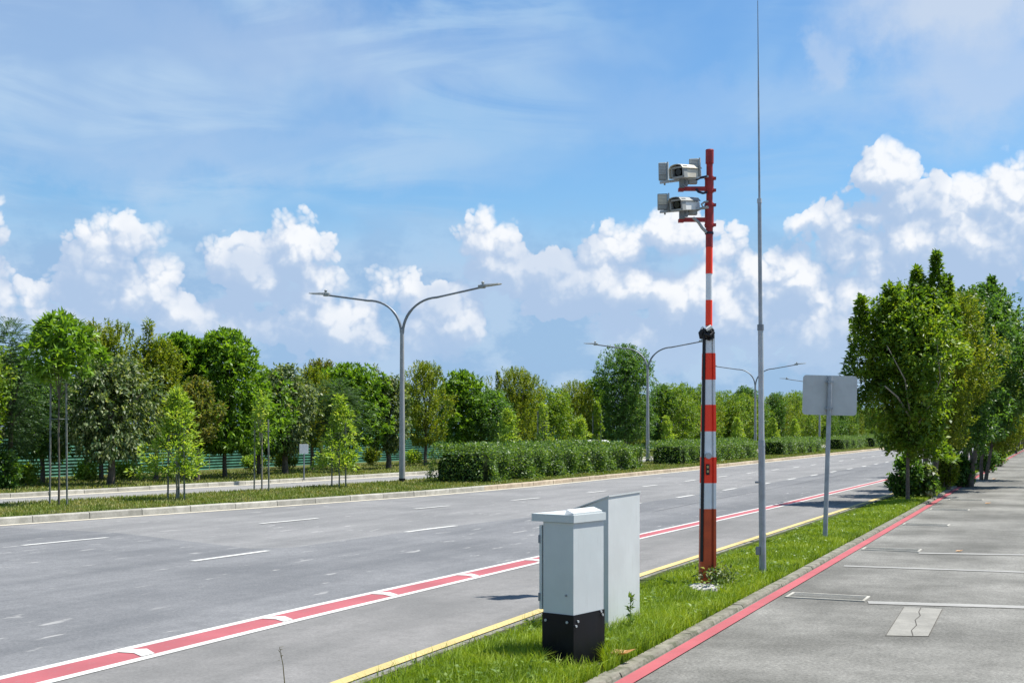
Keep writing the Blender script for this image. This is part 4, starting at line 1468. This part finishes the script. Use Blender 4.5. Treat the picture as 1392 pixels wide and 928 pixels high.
# clipped hedges: dark core wrapped in leaves
def hedge(s0, s1, t0, t1, h0, h1, label, n, seed):
    rng = np.random.default_rng(seed)
    o0 = Vector(road(s0, (t0 + t1) / 2, .1))
    e = empty('clipped_hedge', o0, label, 'hedge', 'clipped hedges along the median')
    def surf(n):
        """points and outward normals on a rounded block"""
        L = s1 - s0; Wd = t1 - t0
        a = rng.uniform(0, 1, n)
        area = np.array([L * h0, L * Wd * 1.1, Wd * h0, Wd * h0, L * h0 * .4]); f = rng.choice(5, n, p=area / area.sum())
        S = rng.uniform(0, 1, n); Q = rng.uniform(0, 1, n)
        hs = lambda s: h0 + (h1 - h0) * s
        s = np.where((f == 2), 0, np.where(f == 3, 1, S)); 
        t = np.where(f == 0, 0, np.where(f == 4, 1, Q))
        t = np.where((f == 2) | (f == 3), S, t)
        z = np.where(f == 1, 1, Q)
        N = np.zeros((n, 3)); N[f == 0] = (0, -1, 0); N[f == 4] = (0, 1, 0); N[f == 1] = (0, 0, 1); N[f == 2] = (-1, 0, 0); N[f == 3] = (1, 0, 0)
        X, Y, Z = s * L, t * Wd, z * hs(s)
        # round the corners
        r = .35
        for _ in range(1):
            cx = np.clip(X, r, L - r); cy = np.clip(Y, r, Wd - r); cz = np.minimum(Z, hs(s) - r * .5)
            d = np.stack([X - cx, Y - cy, (Z - cz)], 1); l = np.linalg.norm(d, axis=1)
            k = np.where(l > r, r / np.maximum(l, 1e-6), 1)[:, None]
            Pn = np.stack([cx, cy, cz], 1) + d * k
        w = .10 * np.sin(Pn[:, 0] * 1.9 + seed) + .07 * np.sin(Pn[:, 0] * 4.3 + 1) + .06 * np.sin(Pn[:, 2] * 5 + Pn[:, 0] * 2.2)
        Pn = Pn + N * w[:, None]
        return Pn, N
    P, N = surf(n)
    n_ = len(P)
    P = P + N * rng.uniform(-.14, .05, (n_, 1)) + rng.normal(size=(n_, 3)) * .03
    D = unit(unit(rng.normal(size=(n_, 3))) + N * .8 + np.array([0, 0, .25]))
    V, F = leaves(P, D, .085, .05, rng, .2)
    def to_world(V):
        W = np.empty_like(V)
        W[:, 0] = V[:, 0] * ST - (V[:, 1] + t0 - (t0 + t1) / 2) * CT
        W[:, 1] = V[:, 0] * CT + (V[:, 1] + t0 - (t0 + t1) / 2) * ST
        W[:, 2] = V[:, 2]
        return W
    mesh_np('foliage', to_world(V), F, M['lf_hedge'], e)
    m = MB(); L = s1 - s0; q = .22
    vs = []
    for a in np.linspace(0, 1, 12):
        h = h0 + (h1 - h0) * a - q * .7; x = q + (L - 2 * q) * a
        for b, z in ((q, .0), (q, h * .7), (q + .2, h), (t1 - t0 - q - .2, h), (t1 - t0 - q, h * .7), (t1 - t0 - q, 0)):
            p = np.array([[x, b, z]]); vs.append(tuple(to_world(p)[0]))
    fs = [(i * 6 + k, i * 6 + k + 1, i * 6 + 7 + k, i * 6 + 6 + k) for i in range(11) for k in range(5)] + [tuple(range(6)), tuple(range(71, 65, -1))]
    m.add(vs, fs); m.build('inner_core', M['hedge_core'], e)  # solid block in a very dark green, filling the hedge behind its leaves
hedge(35.2, 51.2, 16.5, 18.5, 1.06, .95, 'long clipped hedge on the median right of the nearest lamp, largest of the hedges', 42000, 1)
hedge(57.2, 73.0, 16.5, 18.3, 1.0, .95, 'second clipped hedge, crossing behind the red and white pole', 22000, 2)
hedge(80.5, 94.0, 16.5, 18.3, 1.0, .95, 'third clipped hedge, between the thin mast and the sign post', 13000, 3)
hedge(104, 116, 16.5, 18.3, 1.0, .95, 'fourth clipped hedge, just right of the sign post', 8000, 4)
hedge(122, 150, 16.5, 18.3, 1.0, .95, 'fifth clipped hedge, ending at the trunks of the verge trees', 12000, 5)
hedge(158, 215, 16.5, 18.3, 1.1, 1.0, 'farthest clipped hedge, seen in glimpses between the verge trunks', 12000, 6)

# verge trees on the right: column, row of the foot, row of the top, half width, kind, ...
VT = [
 (1234, 681, 384, 92, 'plain', 2100, 1.3, 'first and nearest verge tree with a thin pale trunk and a tall shoot on top', .045, [(.66, 3.4, 5.98, .60, 'plain'), (.98, 3.4, 5.45, .7, 'plain'), (.2, 3.5, 5.6, .8, 'plain'), (-.5, 3.0, 5.2, .9, 'plain'), (-1.15, 2.4, 4.9, .8, 'plain'), (-.1, 1.2, 2.6, .55, 'plain'), (.6, 1.0, 2.4, .7, 'silver')], (0.0, 0)),
 (1262, 671, 398, 76, 'yellow', 1600, 1.15, 'yellowish verge tree with leaning trunk right behind the nearest one', .08, None, (.5, .1)),
 (1288, 664, 392, 78, 'deep', 1500, 1.15, 'dark verge tree in the middle of the cluster', .075, None, (.5, 0)),
 (1316, 659, 385, 74, 'deep', 1900, 1.5, 'tall dark verge tree with round leaves and loose branches reaching right', .085, [(.8, 4.0, 6.5, .6, 'deep'), (2.0, 3.7, 5.9, .6, 'deep'), (2.1, 2.2, 4.1, .8, 'deep'), (.1, 4.0, 5.9, .8, 'deep')], (.6, .1)),
 (1338, 650, 425, 74, 'yellow', 2300, .9, 'lower golden green verge tree standing out at the kerb side of the dark tall tree', .06, None, (.5, 0)),
]
for i, (px, row, top, hw, kind, ns, zb, lab, tr, ex, ln) in enumerate(VT):
    x, y, z = ground(px, row, .055)
    H = EYE + (HOR - top) / FPX * y; R = hw / FPX * y
    vt = tree('verge_tree', (x, y, .05), H, R, kind, lab, group='trees along the verge', nspr=ns, zb=zb, seed=500 + i, tr=tr, lobes=11, lean=ln, extra=ex, stems=1 if i in (0, 2) else 2, hollow=.3)
    if i == 0:                               # pale limbs showing on the near side of the crown
        for pts in (((0, 0, 1.3), (-.15, -.75, 2.1), (-.45, -1.35, 2.9), (-.95, -1.45, 3.7)), ((-.12, -.7, 2.0), (-.6, -1.2, 2.5), (-1.0, -1.45, 2.75)), ((0, -.05, 1.5), (.25, -.9, 2.2), (.45, -1.4, 2.9), (.3, -1.6, 3.8))):
            pts = [(a * .9, b * .80, c) for a, b, c in pts]; m = MB(); m.tube(pts, [.026, .022, .016, .008][:len(pts)], 7); m.build('branch', M['trunk_pale'], vt)
rnd = random.Random(4)
more = []
s = 49.0
while s < 210:
    more.append(s); s += 4.2 + rnd.uniform(-.6, .8)
vp = [tree('verge_tree', (0, 0, 0), H, R, kind, 'x', nspr=1100, zb=1.1, seed=600 + i, tr=.07, lobes=9, stems=2) for i, (kind, H, R) in enumerate((('plain', 5.3, 1.9), ('yellow', 4.7, 1.8), ('deep', 5.5, 1.9)))]
for i, s in enumerate(more):
    o = vp[i] if i < 3 else copy_tree(vp[rnd.randrange(3)])
    o.location = road(s, 3.75 + rnd.uniform(-.25, .2), .05)
    o.rotation_euler = (0, 0, rnd.uniform(0, 6.28)); q = rnd.uniform(.85, 1.08); o.scale = (q, q, q)
    o['category'] = 'tree'; o['group'] = 'farther trees along the verge'
    o['label'] = ['sixth verge tree from the camera, behind the golden green one at the right', 'seventh verge tree from the camera, near the right picture edge', 'eighth verge tree from the camera, near the right picture edge'][i] if i < 3 else 'small distant verge tree in the row running off at the right edge'
# undergrowth at the feet of the verge trees
for i, (px, row, H, R, kind, ns, lab) in enumerate(((1236, 676, 1.15, .62, 'deep', 420, 'large leafy bush around the foot of the nearest verge tree'), (1253, 676, .95, .40, 'silver', 200, 'smaller dark bush right of the largest bush'),
        (1283, 664, .9, .40, 'yellow', 160, 'yellow-green bush by the second group of trunks'), (1304, 659, .95, .5, 'deep', 220, 'dark bush right of the leaning trunk'),
        (1342, 640, 1.0, .6, 'deep', 220, 'bush beside the farther verge trunks'), (1357, 632, 1.0, .6, 'plain', 200, 'farthest bush low under the verge trees'))):
    x, y, z = ground(px, row, .055)
    rng = np.random.default_rng(800 + i)
    e = empty('bush', (x, y, .05), lab, 'bush', 'bushes at the feet of the verge trees')
    V, F, tips = crown_mesh(kind, R, .05, H, ns, rng, 1, 5)
    mesh_np('foliage', V, F, M[KINDS[kind]['mat']], e)
    limbs(.02, .3, tips, rng, stems=3).build('stems', M['trunk'], e)
# extra bare posts standing among the verge trees
for i, (px, row, hrow, lab) in enumerate(((1269, 662, 596, 'pale straight support post between the first verge trunks'), (1327, 634, 600, 'thin support post among the farther verge trunks'), (1336, 632, 600, 'second thin support post among the farther verge trunks'))):
    x, y, z = ground(px, row, .055)
    m = MB(); m.tube([(x, y, 0), (x + .01, y, (row - hrow) / FPX * y)], [.055, .05], 8); m.tube([(x + .01, y, (row - hrow) / FPX * y - .03), (x + .01, y, (row - hrow) / FPX * y)], [.06, .05], 8)
    tag(m.build('support_post', M['trunk_pale']), lab, 'post', 'support posts among the verge trees')

# weeds and low shrubs between the belt trees and the fence
wk = []
for i, (px, t, H, R, kind, lab) in enumerate(((8, 27, 1.1, .55, 'deep', 'dark shrub at the foot of the trees at the far left'), (35, 28.5, .7, .5, 'young', 'pale weeds beside the far left dark shrub'), (118, 29.5, .7, .7, 'young', 'light green weedy bush between the two thickest trunks of the left belt'),
        (168, 29.5, .65, .8, 'young', 'low pale bush right of the thick dark trunk'), (345, 29.5, .75, .6, 'young', 'pale weeds under the dark tree right of the broad leafy tree'), (385, 29.8, .7, .7, 'yellow', 'yellowish weeds left of the notice board'),
        (455, 29.8, .8, .8, 'young', 'pale weed clump behind the small pale young tree'), (505, 29.8, .8, .6, 'yellow', 'yellowish weeds left of the nearest lamp pole'), (562, 29, .7, .6, 'young', 'weeds right of the nearest lamp pole under the fence'))):
    y = solve(px, t); x = (px - 696) / FPX * y
    rng = np.random.default_rng(900 + i)
    e = empty('shrub', (x, y, .1), lab, 'shrub', 'shrubs under the tree belt')
    V, F, tips = crown_mesh(kind, R, .02, H, 150, rng, 1, 4)
    mesh_np('foliage', V, F, M[KINDS[kind]['mat']], e)
    limbs(.015, .2, tips, rng, stems=3).build('stems', M['trunk'], e)

# ------------------------------------------------------------------ grass
def blades(name, S, T, z, h, w, mat, rng, lean=.35):
    """curved blades, two quads and a tip merged into one 5-point strip each"""
    n = len(S)
    x = S * ST - T * CT; y = S * CT + T * ST
    P = np.stack([x, y, np.full(n, z)], 1)
    a = rng.uniform(0, 2 * np.pi, n)
    D = np.stack([np.cos(a), np.sin(a), np.zeros(n)], 1); B = np.stack([-np.sin(a + .6), np.cos(a + .6), np.zeros(n)], 1)
    h = (h * rng.uniform(.45, 1.25, n))[:, None]; w = np.broadcast_to(np.asarray(w, float), (n,))[:, None] * rng.uniform(.7, 1.3, (n, 1))
    l = (lean * rng.uniform(.15, 1.6, n))[:, None]
    Z = np.array([0, 0, 1.0])
    p1 = P + Z * h * .55 + D * l * h * .28
    p2 = P + Z * h * (1 - .25 * l) + D * l * h
    V = np.stack([P - B * w / 2, P + B * w / 2, p1 + B * w * .42, p1 - B * w * .42, p2], 1).reshape(-1, 3)
    i = np.arange(n) * 5
    F = np.concatenate([np.stack([i, i + 1, i + 2], 1), np.stack([i, i + 2, i + 3], 1), np.stack([i + 3, i + 2, i + 4], 1)])
    o = mesh_np(name, V, F, mat)
    o['kind'] = 'stuff'
    return o


def clear(S, T):
    """true where a blade would stand in a cabinet or right in front of the near one"""
    x = S * ST - T * CT; y = S * CT + T * ST
    u = x / y - bc.x / bc.y
    front = (np.abs(u) < 42 / FPX) & (y < bc.y + .45) & (y > bc.y - .33)
    foot_ = ((x - cx_) ** 2 / .24 ** 2 + (y - cy_ + .25) ** 2 / .62 ** 2 < 1) & (x < cx_ + .08)
    return ~(front | foot_)


rng = np.random.default_rng(5)
def scatter(n, s0, s1, power, ta, tb):
    """more samples near s0"""
    u = rng.uniform(0, 1, n)
    S = s0 * (s1 / s0) ** u if power == 'log' else s0 + (s1 - s0) * u ** power
    A = np.interp(S, np.linspace(-20, 400, 900), [ta(q) for q in np.linspace(-20, 400, 900)])
    B = np.interp(S, np.linspace(-20, 400, 900), [tb(q) for q in np.linspace(-20, 400, 900)])
    return S, B + (A - B) * rng.uniform(0, 1, n)
S, T = scatter(190000, 6.3, 110, 'log', sh(yel_t, -.32), sh(red_t, .20))
edgef = np.clip((np.interp(S, [-20, 8, 14.8, 25, 36, 400], [4.2, 4.72, 4.80, 4.62, 4.42, 4.4]) - .32 - T) / .45, .3, 1)
patchy = .62 + .38 * np.sin(S * 2.1 + 3 * np.sin(T * 2.3)) * np.sin(T * 4.1 + S * .7)
# keep the blades out of the cabinets' footprints and short on the mown far part
hh = .085 + .06 * np.exp(-((S - 9.2) / 2.4) ** 2) + .03 * patchy
hh = hh * edgef
kc = clear(S, T); hh = np.where(kc, hh, .03)
o = blades('grass', S, T, .02, hh, .0048 + S * .00016, M['grass'], rng, .6)
# tall tufts around the cabinets
S2 = np.concatenate([rng.normal(9.0, .45, 5000), rng.normal(10.6, .5, 4500), rng.normal(7.9, .6, 3500), rng.normal(14.0, .3, 900)])
T2 = np.concatenate([rng.normal(3.55, .42, 5000), rng.normal(3.75, .42, 4500), rng.normal(3.9, .5, 3500), rng.normal(3.85, .28, 900)])
k = (T2 > 3.05) & (T2 < 4.35) & clear(S2, T2)
blades('tall_grass', S2[k], T2[k], .02, .17, .006, M['grass'], rng, .7)
# broad-leaved weeds mixed in near the camera
S3, T3 = scatter(4500, 6.5, 34, 'log', sh(yel_t, -.45), sh(red_t, .25))
k = (np.sin(S3 * 3.3 + 1) + np.sin(T3 * 7 + S3) + rng.normal(0, .5, len(S3))) > .35
S3, T3 = S3[k], T3[k]
x = S3 * ST - T3 * CT; y = S3 * CT + T3 * ST
P = np.stack([x, y, .06 + rng.uniform(.02, .09, len(x))], 1)
D = unit(rng.normal(size=(len(x), 3)) * np.array([1, 1, .35]) + np.array([0, 0, .2]))
V, F = leaves(P, D, .05, .026, rng, .3)
mesh_np('clover', V, F, M['clover'])['kind'] = 'stuff'
# median and far verge
S, T = scatter(90000, 12, 120, 'log', sh(med_t, -.05), sh(kerb_t, .20))
blades('median_grass', S, T, .11, .085, .012 + S * .0002, M['grass_dry'], rng, .5)
S, T = scatter(60000, 15, 130, 'log', sh(far_t, 7.5), sh(far_t, .2))
blades('far_verge_grass', S, T, .10, .09, .016 + S * .0002, M['grass_dry'], rng, .5)

# lone tall weeds: one by the pale cabinet, one at the road edge
def weed(px, row, H, label, leafy=True, mat='clover', lean=0.0):
    x, y, z = ground(px, row, .05)
    r_ = np.random.default_rng(int(px))
    e = empty('weed', (x, y, .05), label, 'weed')
    m = MB(); m.tube([(0, 0, 0), (lean * .4, 0, H * .6), (lean, 0, H)], [.004, .003, .0015], 6); m.build('stem', M['drygrass_stalk' if not leafy else 'clover'], e)
    n = 60 if leafy else 14
    t_ = r_.uniform(.1 if leafy else .7, 1, n)
    P = np.stack([lean * t_, 0 * t_, H * t_], 1); D = unit(r_.normal(size=(n, 3)) + np.array([0, 0, .6]))
    V, F = leaves(P, D, .06 if leafy else .03, .02 if leafy else .006, r_, .2)
    mesh_np('leaves', V, F, M[mat], e)
weed(857, 862, .33, 'upright leafy weed growing against the pale cabinet')
weed(388, 940, .30, 'dry bent grass stalk in the foreground at the bottom edge of the picture', False, 'drygrass_stalk', -.04)
x, y, z = ground(975, 796, .05)
e = empty('weed_clump', (x, y, .05), 'grey-green leafy weed clump growing at the right of the pole footing', 'weed')
r_ = np.random.default_rng(3); n = 520
P = r_.normal(size=(n, 3)) * np.array([.11, .10, .05]) + np.array([0, 0, .12]); P[:, 2] = np.abs(P[:, 2])
V, F = leaves(P, unit(r_.normal(size=(n, 3)) + np.array([0, 0, .5])), .055, .022, r_, .3)
mesh_np('leaves', V, F, M['lf_silver'], e)
m = MB()
for k in range(12):
    a = r_.uniform(0, 6.28); m.tube([(0, 0, 0), (math.cos(a) * .07, math.sin(a) * .07, .09), (math.cos(a) * .13, math.sin(a) * .12, .15)], [.004, .003, .002], 5)
m.build('stems', M['clover'], e)
